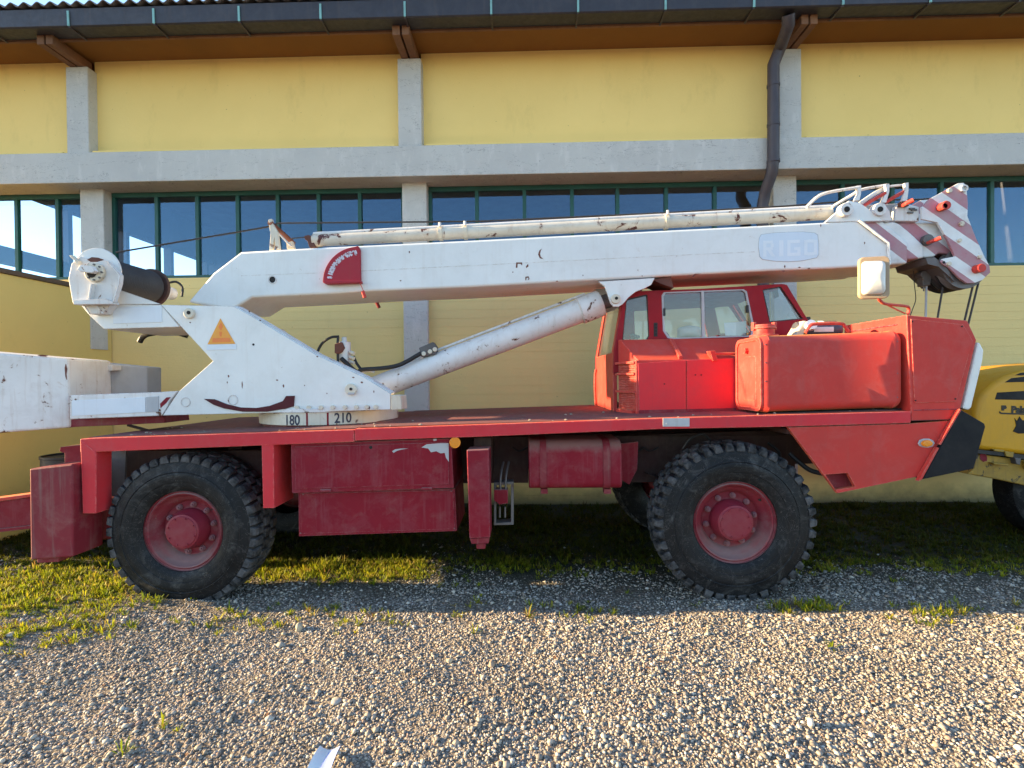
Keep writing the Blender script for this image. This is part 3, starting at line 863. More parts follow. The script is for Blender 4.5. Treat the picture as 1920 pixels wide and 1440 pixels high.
# hall interior: floor, far wall, end wall with two strip windows that let the low sun side sky shine in
box('back_wall', X_L, X_R, 20.4, 20.6, 0, z_g + 2.0, m_hall, house)
def end_wall(name, x0, x1, open_):
    bm = bmesh.new()
    if open_:
        rows = [(0, 3.4), (4.85, 5.25), (6.72, 8.8)]
        for a, b in rows: b_box(bm, x0, x1, 7.62, 20.4, a, b)
        y = 7.62
        while y < 20.3:
            b_box(bm, x0, x1, y, y + 0.14, 3.4, 4.85); b_box(bm, x0, x1, y, y + 0.14, 5.25, 6.72)
            y += 2.05
    else:
        b_box(bm, x0, x1, 7.62, 20.4, 0, 8.8)
    return finish(name, bm, m_hall, house)
end_wall('end_wall', X_L + 0.02, X_L + 0.3, True)
end_wall('end_wall', X_R - 0.3, X_R - 0.02, False)
for k in range(5):
    y = 9.3 + 2.3 * k
    box('roof_beam', X_L + 0.3, X_R - 0.3, y, y + 0.25, z_g + 0.32 + 0.225 * (y - 6.6) - 0.42, z_g + 0.32 + 0.225 * (y - 6.6) - 0.1, m_hall, house) if k < 3 else None
for xx in (-7.5, -2.2, 3.2, 8.4):
    bm = bmesh.new()
    b_hex(bm, [Vector(p) for p in ((xx, 7.62, z_bt - .1), (xx + .25, 7.62, z_bt - .1), (xx + .25, 13.8, z_g + 1.5), (xx, 13.8, z_g + 1.5),
                                   (xx, 7.62, z_bt + .3), (xx + .25, 7.62, z_bt + .3), (xx + .25, 13.8, z_g + 1.85), (xx, 13.8, z_g + 1.85))])
    finish('roof_truss', bm, m_hall, house)
tag(box('hall_floor', X_L, X_R, 7.62, 20.4, -0.05, 0.02, m_hall, house))

# projecting side wall at the left, in its own shade
xw = at(212, 700, Y_LOW).x
side = empty('side_wall', (xw - 0.12, 6.3, 0), 'plain yellow wall standing out from the warehouse at the left edge', 'wall')
z_sw = at(60, 505, 5.9).z
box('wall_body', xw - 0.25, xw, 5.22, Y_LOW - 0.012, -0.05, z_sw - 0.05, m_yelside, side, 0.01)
box('wall_cap', xw - 0.28, xw + 0.03, 5.19, Y_LOW - 0.014, z_sw - 0.049, z_sw + 0.01, m_sillwood, side, 0.006)
q = at(204, 655, 7.2)
box('grey_strip', xw + 0.002, xw + 0.02, 7.06, 7.34, q.z, z_sw - 0.06, m_conc, side)

# ------------------------------------------------------------------ mobile crane
crane = empty('mobile_crane', (-0.3, 5.3, 0), 'old red and white two axle mobile crane with white boom lowered over the red cab', 'crane')
YD = 4.12
# ---- deck and chassis
def deck_piece(name, top, bot, mat):
    bm = bmesh.new()
    b_poly(bm, [at(x, y, YD) for x, y in top] + [at(x, y, YD) for x, y in bot[::-1]], Vector((0, 2.36, 0)))
    return finish(name, bm, mat, crane, 0.006)
d1 = deck_piece('deck', [(150, 823), (180, 821), (664, 805.5)], [(150, 848), (180, 847.5), (664, 828.5)], m_deckred)
d2 = deck_piece('deck', [(664.6, 804), (900, 796), (1240, 784), (1708, 771)], [(664.6, 826.5), (900, 819), (1240, 804.5), (1480, 800), (1708, 793)], m_deckred)
# grimy tread surface lies on the deck
for (xa, ya), (xb, yb) in (((156, 822.6), (663, 805.2)), ((666, 803.6), (1690, 771.2))):
    a, b = at(xa, ya, YD), at(xb, yb, YD)
    bm = bmesh.new()
    z3 = Vector((0, 0, 0.003)); z6 = Vector((0, 0, 0.007)); y1 = Vector((0, 0.05, 0)); y2 = Vector((0, 2.30, 0))
    b_hex(bm, [a + z3 + y1, b + z3 + y1, b + z3 + y2, a + z3 + y2, a + z6 + y1, b + z6 + y1, b + z6 + y2, a + z6 + y2])
    finish('deck_surface', bm, m_deck, crane)
    # dirt and leaf crumbs
    bm = bmesh.new()
    for i in range(28):
        t_ = random.random(); y_ = 4.16 + random.random() ** 2 * 0.9
        c = a.lerp(b, t_); s = random.uniform(0.004, 0.014)
        p = Vector((c.x, y_, c.z + 0.007 + s * 0.3))
        m_ = bmesh.ops.create_icosphere(bm, subdivisions=1, radius=s)
        for v in m_['verts']:
            v.co = Vector((v.co.x * random.uniform(.7, 1.6), v.co.y, v.co.z * 0.6)) + p
    tag(finish('deck_debris', bm, paint('dry_debris', (0.40, 0.34, 0.28), (0.25, 0.2, 0.16), 0.9, None, dirt_a=0.3, streak=0), crane), kind='stuff')
pp = plate('patch_plate', rect(1243, 784, 1293, 800), YD - 0.007, YD - 0.001, m_galv, crane, 0.002)
for x in (1250.5, 1282.5):
    disc('rivet', x, 795, 1.6, YD - 0.011, YD - 0.006, m_galv, pp, 8)
# chassis rails and cross members (deep in shade)
za, zb = at(200, 850, 4.8).z, at(1500, 800, 4.8).z
for y0 in (4.85, 5.65):
    bm = bmesh.new()
    p0, p1 = at(190, 850, 4.8).x, at(1560, 800, 4.8).x
    b_hex(bm, [Vector(q) for q in ((p0, y0, 0.93), (p1, y0, 1.02), (p1, y0 + .16, 1.02), (p0, y0 + .16, 0.93),
                                   (p0, y0, za - .02), (p1, y0, zb - .02), (p1, y0 + .16, zb - .02), (p0, y0 + .16, za - .02))])
    finish('frame_rail', bm, m_under, crane, 0.01)
for px in (420, 900, 1180, 1440):
    x = at(px, 850, 4.8).x
    box('cross_member', x, x + 0.14, 4.86, 5.80, 0.98, 1.26, m_under, crane)
# splash panels behind the wheels that close the view under the deck
for px0, px1 in ((548, 990), (1010, 1480)):
    a, b = at(px0, 850, 4.9).x, at(px1, 850, 4.9).x
    box('inner_panel', a, b, 4.80, 4.83, 0.86, 1.30, m_under, crane)
# rear post, fender bracket, mudguard
plate('rear_post', [(150, 824), (180, 848.5), (180, 963), (155, 963)], YD - 0.004, YD + 0.16, m_deckred, crane, 0.006)
plate('mudguard', [(181, 846), (236, 845), (232, 930), (181, 936)], 4.49, 4.51, paint('muddy_grey_paint', (0.16, 0.14, 0.14), (0.11, 0.095, 0.095), 0.8, RUST, 0.6, 7, (0.05, 0.04, 0.04), 0.5, 0.5), crane)
plate('wheel_arch_panel', rect(237, 845, 520, 934), 4.60, 4.62, m_under, crane)
plate('fender_bracket', [(490, 833), (513, 832), (514, 953), (493, 953)], YD + 0.004, YD + 0.36, m_deckred, crane, 0.006)
# rear outrigger, rear cross beam
ro_ = plate('rear_outrigger', [(55, 879), (136, 870), (137, 1044), (57, 1050)], 4.06, 4.36, m_rusty, crane, 0.012)
plate('outrigger_foot', [(68, 1045), (112, 1042), (110, 1054), (70, 1056)], 4.12, 4.30, m_rusty, ro_, 0.006)
plate('rear_cross_beam', [(111, 846), (113, 838), (154, 834), (300, 834), (300, 843), (160, 845), (160, 884), (300, 884), (300, 896), (121, 896), (121, 850)], 4.72, 6.1, m_maroon, crane, 0.004)
plate('rear_housing', [(137, 925), (230, 935), (230, 1008), (137, 1018)], 4.45, 4.52, m_rusty, crane, 0.01)
plate('brace', [(137, 922), (152, 893), (153, 915), (139, 934)], 4.30, 4.42, m_red, crane)
# lockers
lk = plate('locker', [(545, 832), (846, 822), (851, 915), (547, 925)], 4.17, 4.78, m_maroon, crane, 0.006)
plate('locker_door', [(552, 838), (840, 829), (842, 908), (554, 917)], 4.163, 4.171, m_maroon, lk, 0.002)
lk2 = plate('locker', [(559, 921.5), (853, 916), (857, 996), (560, 1006)], 4.23, 4.80, m_maroon, crane, 0.006)
plate('locker_door', [(563, 925), (850, 919), (853, 992), (564, 1001)], 4.224, 4.231, m_maroon, lk2, 0.002)
for pts_ in ([(790, 839), (800, 833), (812, 832), (826, 831), (841, 831), (841.5, 866), (836, 858), (834, 849), (826, 850), (818, 846), (808, 848), (803, 841)],
             [(735, 846), (741, 842.5), (752, 841), (766, 841), (752, 843), (744, 845.5), (738, 849)], [(812, 823.5), (818, 822.5), (819, 826), (813, 827)]):
    plate('bare_patch', pts_, 4.1612, 4.1632, m_galv, lk)
disc('keyhole', 695, 839, 3, 4.158, 4.165, m_dark, lk, 10)
tag(disc('side_reflector', 853, 830, 10.5, 4.13, 4.15, m_amber, crane, 24, 0.002), 'round amber side reflector')
# middle outrigger
mo = plate('middle_outrigger', [(875, 844), (917, 842), (919, 1008), (880, 1010)], 4.07, 4.29, m_maroon, crane, 0.008)
plate('outrigger_foot', [(881, 1010), (918, 1008), (916, 1019), (884, 1020)], 4.09, 4.27, m_rusty, mo, 0.004)
plate('jack_ram', rect(893, 1019, 910, 1030), 4.13, 4.23, m_rusty, mo, 0.01)
plate('outrigger_beam', rect(888, 820, 921, 900), 4.36, 6.2, m_under, crane, 0.006)
fr_ = plate('valve_frame', [(926, 905), (963, 903), (963, 984), (926, 985)], 4.38, 4.50, m_mech, crane, 0.003, holes=[[(930, 910), (958, 908), (958, 979), (930, 981)]])
plate('valve_block', [(926, 918), (952, 918), (952, 944), (936, 946), (926, 938)], 4.34, 4.44, m_maroon, fr_, 0.004)
for px in (939, 949):
    tube('hydraulic_hose', smooth_path([at(px, 930, 4.36), at(px - 1, 905, 4.36), at(px + 1, 885, 4.40), at(px + 5, 866, 4.5)], 5), 0.010, m_mech, fr_, 8)
    tube('lift_pin', [at(px - 2, 950, 4.40), at(px - 2, 970, 4.40)], 0.009, m_mech, fr_, 8)
# under-deck air tank: D-shaped, with two straps
def tank_loop(x0, y0, x1, y1, Y0, depth, inset, nm, mat, parent, px0, px1):
    """tank along X: rounded section in the Y-Z plane"""
    a = at(px0, y0, Y0); b = at(px1, y1, Y0)
    zt, zb_ = a.z, b.z
    r = 0.11
    prof = []
    for cy, cz, s in ((Y0 + r, zt - r, 90), (Y0 + r, zb_ + r * 0.6, 180)):
        rr = r if s == 90 else r * 0.6
        for k in range(7):
            an = math.radians(s + k * 15)
            prof.append((cy + math.cos(an) * (r if s == 90 else rr) - (0 if s == 90 else (r - rr)), cz + math.sin(an) * rr))
    prof += [(Y0 + depth, zb_), (Y0 + depth, zt)]
    bm = bmesh.new()
    b_poly(bm, [Vector((a.x, y - inset, zz + (inset if zz > (zt + zb_) / 2 else -inset))) for y, zz in prof], Vector((b.x - a.x, 0, 0)))
    return finish(nm, bm, mat, parent, 0.012 if not inset else 0.0, smooth='auto')
tk = tank_loop(0, 827, 0, 917, 4.30, 0.5, 0.0, 'air_tank', m_maroon, crane, 991, 1167)
tank_loop(0, 827, 0, 917, 4.30, 0.5, 0.006, 'tank_strap', m_rusty, tk, 1012, 1025)
tank_loop(0, 827, 0, 917, 4.30, 0.5, 0.006, 'tank_strap', m_rusty, tk, 1131, 1145)
for px in (1012, 1131):
    plate('strap_foot', rect(px + 2, 917, px + 15, 926), 4.36, 4.44, m_rusty, tk)
plate('hanger_bracket', [(1164, 832), (1197, 828), (1195, 880), (1180, 909), (1166, 900)], 4.56, 4.60, m_maroon, crane, 0.004)
tube('axle', [(at(344, 996, 4.22).x, 4.45, 0.62), (at(344, 996, 4.22).x, 6.2, 0.62)], 0.09, m_under, crane, 14)
tube('axle', [(at(1378, 980, 4.22).x, 4.45, 0.64), (at(1378, 980, 4.22).x, 6.2, 0.64)], 0.09, m_under, crane, 14)
tube('air_hose', smooth_path([at(1280, 842, 4.5), at(1295, 822, 4.48), at(1318, 814, 4.48), at(1332, 826, 4.5)], 6), 0.012, m_black, crane, 8)
tube('steering_hose', smooth_path([at(1480, 850, 4.5), at(1500, 868, 4.45), at(1520, 882, 4.4), at(1545, 889, 4.35)], 6), 0.020, m_black, crane, 8)

# ---- wheels
R_T = 0.682
def make_wheel(cx, cz, y0, full=True, near=True, gap=0.40, R_T=0.677):
    s = 1 if near else -1
    W = 0.375
    Y = lambda v: y0 + s * v
    rim = lathe('wheel', [(0.345, Y(0.035)), (0.348, Y(0.05)), (0.333, Y(0.056)), (0.322, Y(0.046)), (0.312, Y(0.052)), (0.300, Y(0.085)), (0.282, Y(0.098)), (0.262, Y(0.112)),
                          (0.246, Y(0.135)), (0.238, Y(0.150)), (0.225, Y(0.155)), (0.175, Y(0.150)), (0.150, Y(0.142)), (0.0, Y(0.142))], cx, cz, m_rim, crane, 56)
    ty = lathe('tyre', [(0.345, Y(0.06)), (0.350, Y(0.036)), (0.372, Y(0.020)), (0.40, Y(0.008)), (0.428, Y(0.005)), (0.432, Y(0.0)), (0.47, Y(-0.006)), (0.505, Y(-0.007)),
                        (0.512, Y(-0.002)), (0.518, Y(-0.007)), (0.525, Y(-0.002)), (0.565, Y(0.004)), (0.60, Y(0.014)), (0.625, Y(0.028)), (0.640, Y(0.045)), (0.646, Y(0.09)),
                        (0.648, Y(W / 2)), (0.646, Y(W - 0.09)), (0.640, Y(W - 0.045)), (0.60, Y(W - 0.014)), (0.50, Y(W + 0.004)), (0.40, Y(W - 0.01)), (0.345, Y(W - 0.05))], cx, cz, m_rubber, rim, 72)
    # tread lugs: two staggered rows of rounded blocks running down onto the shoulder
    bm = bmesh.new()
    NL = 42
    def ring(rad, yv, th): return Vector((cx + rad * math.cos(th), Y(yv), cz + rad * math.sin(th)))
    for k in range(NL):
        for row in (0, 1, 2):
            th = 2 * math.pi * (k + (0.5 if row == 1 else 0.0)) / NL
            dt = 2 * math.pi / NL * gap
            if row == 0: ya, yb, yo = 0.006, 0.125, 0.022
            elif row == 1: ya, yb, yo = 0.135, 0.24, 0.0
            else: ya, yb, yo = 0.25, 0.369, 0.0
            sk = 0.25 * dt if row == 0 else 0
            ro, ri = R_T, 0.632
            if row == 0:
                P = [ring(0.600, ya, th - dt), ring(0.600, ya, th + dt), ring(0.63, yb, th + dt + sk), ring(0.63, yb, th - dt + sk),
                     ring(0.652, ya + 0.004, th - dt * .74), ring(0.652, ya + 0.004, th + dt * .74), ring(ro, yb - 0.008, th + dt * .74 + sk), ring(ro, yb - 0.008, th - dt * .74 + sk)]
                b_hex(bm, P)
                # crown of the lug
                Q = [ring(0.652, ya + 0.004, th - dt * .74), ring(0.652, ya + 0.004, th + dt * .74), ring(0.66, yb - .01, th + dt * .74), ring(0.66, yb - .01, th - dt * .74),
                     ring(ro - .003, ya + yo, th - dt * .6), ring(ro - .003, ya + yo, th + dt * .6), ring(ro + .001, yb - 0.016, th + dt * .6), ring(ro + .001, yb - 0.016, th - dt * .6)]
                b_hex(bm, Q)
            else:
                b_hex(bm, [ring(ri, ya, th - dt), ring(ri, ya, th + dt), ring(ri, yb, th + dt), ring(ri, yb, th - dt),
                           ring(ro, ya + .008, th - dt * .78), ring(ro, ya + .008, th + dt * .78), ring(ro if row == 1 else 0.655, yb - .008, th + dt * .78), ring(ro if row == 1 else 0.655, yb - .008, th - dt * .78)])
    finish('tread', bm, m_tread, rim, 0.009, seg=2)
    if not full: return rim
    lathe('hub', [(0.176, Y(0.148)), (0.172, Y(0.10)), (0.158, Y(0.072)), (0.150, Y(0.040)), (0.146, Y(0.026)), (0.132, Y(0.022)), (0.128, Y(0.016)), (0.0, Y(0.012))], cx, cz, m_hub, rim, 40)
    for k in range(10):
        th = 2 * math.pi * (k + 0.3) / 10
        c = Vector((cx + 0.207 * math.cos(th), 0, cz + 0.207 * math.sin(th)))
        lathe('lug_nut', [(0.0, Y(0.112)), (0.010, Y(0.112)), (0.011, Y(0.122)), (0.020, Y(0.124)), (0.020, Y(0.138)), (0.026, Y(0.140)), (0.026, Y(0.152))], c.x, c.z, m_fleck, rim, 10)
    for k in range(8):
        th = 2 * math.pi * (k + 0.6) / 8
        c = Vector((cx + 0.118 * math.cos(th), 0, cz + 0.118 * math.sin(th)))
        lathe('hub_bolt', [(0.0, Y(0.006)), (0.007, Y(0.006)), (0.008, Y(0.015))], c.x, c.z, m_hub, rim, 8)
    # valve hole in the rim
    th = math.radians(38)
    lathe('valve_hole', [(0.0, Y(0.080)), (0.010, Y(0.080)), (0.010, Y(0.1))], cx + 0.29 * math.cos(th), cz + 0.29 * math.sin(th), m_dark, rim, 10)
    return rim
cR, cF = at(343.5, 996, 4.23), at(1378, 980, 4.23)
make_wheel(cR.x, cR.z, 4.19, gap=0.445, R_T=0.668)
make_wheel(cF.x, cF.z, 4.19)
make_wheel(cR.x, cR.z, 6.42, False, False)
make_wheel(cF.x, cF.z, 6.42, False, False)

# ---- front body: skirt, nose, bumper
fs = plate('front_skirt', [(1478, 801.5), (1706, 794.5), (1786, 788.5), (1724, 893), (1571, 925)], 4.135, 4.175, m_red, crane, 0.003,
           holes=[[(1548, 890), (1590, 887), (1604, 913), (1567, 918)]])
plate('front_skirt', [(1478, 801.5), (1706, 794.5), (1786, 788.5), (1724, 893), (1571, 925)], 6.36, 6.40, m_red, crane, 0.003)
plate('step_recess', [(1545, 886), (1593, 884), (1608, 917), (1566, 922)], 4.23, 4.245, m_rusty, fs)
lm = plate('marker_lamp', [(1722, 831), (1725, 825), (1733, 822.5), (1743, 822.5), (1750, 826), (1753, 831), (1749, 837), (1740, 839.5), (1730, 838.5), (1724, 836)], 4.125, 4.134, m_galv, crane, 0.002)
tag(plate('lamp_lens', [(1730, 831), (1735, 826), (1744, 825), (1751, 830), (1749, 836), (1739, 838.5), (1732, 836)], 4.098, 4.124, m_amber, lm, 0.009, seg=3), 'amber lens')
box('front_floor', at(1480, 800, 4.14).x, at(1700, 800, 4.14).x, 4.176, 6.35, at(1600, 800, 4.14).z - 0.06, at(1600, 800, 4.14).z - 0.02, m_under, crane)
nose = plate('nose', [(1700, 590.5), (1814, 601), (1831, 637), (1801, 766), (1786, 787.5), (1709, 789.5)], 4.135, 4.93, m_red, crane, 0.006)
plate('access_panel', [(1708, 598), (1806, 608), (1824, 639), (1793, 753), (1715, 756)], 4.128, 4.136, m_red, nose, 0.0025)
plate('trim_strip', [(1714, 768.5), (1792, 766.5), (1791.5, 768), (1714, 770)], 4.129, 4.136, m_maroon, nose)
for q in ((1804, 612), (1717, 751), (1792, 748), (1711, 603)):
    disc('screw', q[0], q[1], 1.5, 4.124, 4.13, m_dark, nose, 8)
a = at(1700, 600, 4.135).x
box('nose_side_seam', a - 0.004, a + 0.001, 4.24, 4.92, at(1700, 604, 4.135).z - 0.012, at(1700, 604, 4.135).z - 0.004, m_maroon, nose)
plate('front_light_housing', [(1833, 641), (1838, 643), (1845, 657), (1843, 676), (1822, 764), (1817, 769), (1805, 766)], 4.16, 4.7, m_white, crane, 0.012)
plate('front_bumper', [(1802, 768), (1846, 794), (1848, 800), (1826, 879), (1730, 899)], 4.10, 4.95, m_navy, crane, 0.006)
plate('edge_strip', [(1800, 767), (1803, 768), (1764, 834), (1761, 833)], 4.095, 4.13, m_red, crane)
plate('edge_strip', [(1758, 839), (1761, 840), (1728, 900), (1722, 902)], 4.095, 4.13, m_red, crane)

# ---- fuel tank on the deck
def rounded_rect(x0, y0, x1, y1, r, n=5):
    out = []
    for cx, cy, s in ((x1 - r, y0 + r, -90), (x1 - r, y1 - r, 0), (x0 + r, y1 - r, 90), (x0 + r, y0 + r, 180)):
        for k in range(n + 1):
            an = math.radians(s + 90 * k / n)
            out.append((cx + r * math.cos(an), cy + r * math.sin(an)))
    return out
def tank_section(x, zb_, zt, y0, y1, r):
    return [Vector((x, y, zz)) for y, zz in rounded_rect(y0, zb_, y1, zt, r, 6)]
tl, tr_ = at(1429, 629, 4.16), at(1691, 620, 4.16)
bl, br = at(1432, 773.5, 4.16), at(1691, 765, 4.16)
bm = bmesh.new()
secs = [(0.0, 0.012), (0.02, 0.0), (0.05, -0.008), (0.07, 0.0), (0.93, 0.0), (0.95, -0.008), (0.98, 0.0), (1.0, 0.012)]
rings = []
for s_, ins in secs:
    x = tl.x + (tr_.x - tl.x) * s_
    zt = tl.z + (tr_.z - tl.z) * s_ - ins; zb_ = bl.z + (br.z - bl.z) * s_ + ins
    rings.append([bm.verts.new(p) for p in tank_section(x, zb_, zt, 4.16 + ins, 4.66 - ins, 0.075)])
for A, B in zip(rings, rings[1:]):
    for k in range(len(A)):
        bm.faces.new((A[k], A[(k + 1) % len(A)], B[(k + 1) % len(A)], B[k]))
bm.faces.new(rings[0]); bm.faces.new(rings[-1][::-1])
ft = finish('fuel_tank', bm, m_red, crane, smooth='auto')
def end_ring(x0, x1, grow, nm):
    bm = bmesh.new()
    lo = [Vector((x0, p.y, p.z)) for p in tank_section(0, bl.z + .008 - grow, tl.z - .008 + grow, 4.168 - grow, 4.652 + grow, 0.08)]
    hi = [Vector((x0, p.y, p.z)) for p in tank_section(0, bl.z + .035, tl.z - .035, 4.195, 4.625, 0.06)]
    b_poly(bm, lo, Vector((x1 - x0, 0, 0)), [hi])
    return finish(nm, bm, m_red, ft, 0.003)
end_ring(tl.x - 0.012, tl.x + 0.006, 0.004, 'end_flange')
# pressed panel and plug on the end plate
bm = bmesh.new()
b_poly(bm, [Vector((tl.x + 0.004, p.y, p.z)) for p in tank_section(0, bl.z + .09, tl.z - .16, 4.27, 4.50, 0.03)], Vector((-0.008, 0, 0)))
finish('pressed_panel', bm, m_red, ft, 0.004)
pz = at(1403, 658, 4.45)
tube('drain_plug', [(tl.x + .002, 4.43, pz.z), (tl.x - .03, 4.43, pz.z)], 0.026, m_red, ft, 6)
fc = at(1428, 634, 4.42)
bm = bmesh.new()
zt_ = tl.z - 0.01
for (r, h0, h1) in ((0.115, 0.0, 0.035), (0.085, 0.035, 0.085), (0.098, 0.085, 0.10), (0.09, 0.10, 0.122)):
    b_tube(bm, [(fc.x + 0.02, 4.42, zt_ + h0 + 0.001), (fc.x + 0.02, 4.42, zt_ + h1)], r, 24)
fn = finish('filler_cap', bm, m_red, ft, 0.003, smooth='auto')
for sgn in (-1, 1):
    box('cap_latch', fc.x + 0.02 + sgn * 0.088 - 0.012, fc.x + 0.02 + sgn * 0.088 + 0.012, 4.395, 4.445, zt_ + 0.075, zt_ + 0.145, m_red, fn, 0.003)
hp = [at(1510, 624, 4.30), at(1518, 612, 4.30), at(1528, 607.5, 4.30), at(1575, 606.5, 4.30), at(1584, 612, 4.30), at(1592, 622, 4.30)]
tube('lift_handle', smooth_path(hp, 4), 0.014, m_red, ft, 8)
plate('tank_cradle', [(1440, 773.8), (1690, 766), (1690, 769), (1440, 776.2)], 4.22, 4.62, m_dark, ft)

# ---- engine hood beside the cab
YHD = 4.69
hx0, hx1 = at(1194, 700, YHD).x, at(1440, 700, YHD).x
hxf = at(1157, 700, 5.02).x
hzb = at(1194, 778, YHD).z; hzt = at(1194, 675.5, YHD).z
hback = at(1240, 636, 4.98).z
prof = [(YHD, hzb), (YHD, hzt), (YHD + .03, hzt + 0.02), (4.98, hback), (5.02, hback), (5.02, hzb)]
bm = bmesh.new()
b_poly(bm, [Vector((hx0 + 0.012, y, zz)) for y, zz in prof], Vector((hx1 - hx0, 0, 0)))
for v in bm.verts:
    if v.co.x < hx0 + 0.1: v.co.x += (hxf - hx0) * (v.co.y - YHD) / (5.02 - YHD)
hood = finish('engine_hood', bm, m_red, crane, 0.008)
pA = plate('hood_panel', [(1196, 681), (1286, 675.5), (1286, 771.5), (1199, 774)], YHD - 0.008, YHD + 0.001, m_redfresh, hood, 0.003)
pB = plate('hood_panel', [(1288, 675.5), (1400, 670), (1400, 768), (1288, 771.3)], YHD - 0.008, YHD + 0.001, m_redfresh, hood, 0.003)
for q in ((1304, 703), (1315, 703), (1246, 720)):
    disc('screw_hole', q[0], q[1], 1.3, YHD - 0.011, YHD - 0.006, m_dark, hood, 8)
plate('hood_kick_strip', [(1199, 769), (1380, 765), (1380, 773), (1199, 777)], YHD - 0.013, YHD - 0.007, m_rusty, hood)
# grille on the rear end of the hood
gz = [at(1193, yy, YHD).z for yy in (681, 703, 737, 771)]
xg = hx0 + 0.004
def shear(bm):
    for v in bm.verts: v.co.x += (hxf - hx0) * (v.co.y - YHD) / (5.02 - YHD)
def sbox(nm, x0, x1, y0, y1, z0, z1, mt, par, bv):
    bm = bmesh.new(); b_box(bm, x0, x1, y0, y1, z0, z1); shear(bm)
    return finish(nm, bm, mt, par, bv)
bm = bmesh.new()
for k in range(26):
    zz = hzb + 0.05 + k * (hzt - hzb - 0.07) / 26
    b_hex(bm, [Vector(p) for p in ((xg - .004, YHD + .02, zz), (xg - .004, 5.0, zz), (xg + .010, 5.0, zz + .010), (xg + .010, YHD + .02, zz + .010),
                                   (xg - .004, YHD + .02, zz + .004), (xg - .004, 5.0, zz + .004), (xg + .010, 5.0, zz + .014), (xg + .010, YHD + .02, zz + .014))])
shear(bm)
finish('grille', bm, m_red, hood)
for zz in gz[1:3] + [hzt - 0.03]:
    sbox('grille_bar', xg - 0.03, xg + 0.010, YHD + .01, 5.01, zz, zz + 0.022, m_red, hood, 0.003)
sbox('grille_frame', xg - 0.012, xg + 0.012, YHD - .005, YHD + .02, hzb, hzt, m_red, hood, 0.003)
sbox('hood_foot', xg - 0.03, xg + 0.06, YHD + .05, 5.0, hzb + 0.002, hzb + 0.045, m_red, hood, 0.004)
# rib and latch on the sloping top
r0, r1 = at(1276, 673, YHD + .01), at(1258, 640, 4.96)
bm = bmesh.new()
u = Vector((0.018, 0, 0)); up = Vector((0, -0.008, 0.028))
dn = Vector((0, 0, -0.02))
b_hex(bm, [r0 - u + dn, r0 + u + dn, r1 + u + dn, r1 - u + dn, r0 - u + up, r0 + u + up, r1 + u + up, r1 - u + up])
finish('hood_rib', bm, m_red, hood, 0.004)
lt = plate('hood_latch', [(1331, 658), (1341, 657), (1346, 676), (1337, 677)], YHD - .03, YHD + .06, m_red, hood, 0.004)
tube('latch_rod', [at(1340, 663, YHD), at(1395, 663, YHD)], 0.012, m_red, lt, 8)
# ---- cab
YC0, YC1 = 5.03, 6.32
cab_open = [
    [(1174, 566), (1177, 560), (1212, 552), (1214, 554), (1217.5, 630), (1212, 640), (1178, 649), (1168, 646), (1167.5, 636)],
    [(1240.5, 552), (1244, 545), (1396, 538), (1402, 544), (1415, 596), (1413, 606), (1262, 635), (1252, 634), (1243, 620)],
    [(1430, 543), (1464, 537), (1506, 598), (1443, 604)],
]
cab_open[1] = [(1240.5, 554), (1245, 547.5), (1395, 542), (1401, 546), (1415, 612), (1412, 631), (1262, 635.5), (1252, 634), (1243, 620)]
cab_out = [(1171, 546.5), (1310, 541.5), (1466, 532), (1476, 534), (1520, 608), (1520, 660), (1400, 668), (1150, 700), (1151, 660)]
cab = plate('cab', cab_out, YC0, YC0 + 0.05, m_cab, crane, 0.006, holes=cab_open)
wc = [at(x, y, YC0) for x, y in cab_out]
bm = bmesh.new()
b_poly(bm, [p + Vector((0, YC1 - YC0 - 0.05, 0)) for p in wc], Vector((0, 0.05, 0)),
       [[at(x, y, YC0) + Vector((0, YC1 - YC0 - 0.05, 0)) for x, y in h] for h in cab_open])
finish('cab_far_side', bm, m_cab, cab, 0.006)
gl = m_cabglass
for i, h in enumerate(cab_open):
    for off in (0.02, YC1 - YC0 - 0.03):
        bm = bmesh.new()
        b_poly(bm, [at(x, y, YC0) + Vector((0, off, 0)) for x, y in h], Vector((0, 0.005, 0)))
        finish('side_window', bm, gl, cab)
    # rubber seal ring
    cx = sum(p[0] for p in h) / len(h); cy = sum(p[1] for p in h) / len(h)
    inner = [(x + (cx - x) * 0.045, y + (cy - y) * 0.05) for x, y in h]
    plate('window_seal', h, YC0 + 0.006, YC0 + 0.018, m_black if i != 1 else m_galv, cab, 0.0, holes=[inner])
plate('window_slider_bar', [(1315, 541), (1320, 541), (1322, 634), (1317, 634)], YC0 + 0.004, YC0 + 0.03, m_galv, cab)
plate('slider_catch', rect(1244, 578, 1248, 592), YC0 - 0.004, YC0 + 0.02, m_black, cab, 0.002)
plate('slider_catch', rect(1400, 572, 1404, 586), YC0 - 0.004, YC0 + 0.02, m_black, cab, 0.002)
vs = plate('pillar_vent', rect(1226, 605, 1233, 631), YC0 - 0.004, YC0 + 0.004, m_black, cab, 0.002)
for k in range(4):
    plate('vent_slot', rect(1227.5, 607 + 6 * k, 1231.5, 610 + 6 * k), YC0 - 0.006, YC0 - 0.0035, m_dark, vs)
# rear face of the cab with its window, roof, floor, dashboard
pR0, pR1 = at(1171, 541, YC0), at(1151, 660, YC0)
def rear_pt(t_, y): p = pR0.lerp(pR1, t_); return Vector((p.x, y, p.z))
zfl = at(1150, 772, YC0).z
bm = bmesh.new()
outer = [rear_pt(0, YC0 + .052), rear_pt(0, YC1 - .052), rear_pt(1, YC1 - .052), Vector((pR1.x, YC1 - .052, zfl)), Vector((pR1.x, YC0 + .052, zfl)), rear_pt(1, YC0 + .052)]
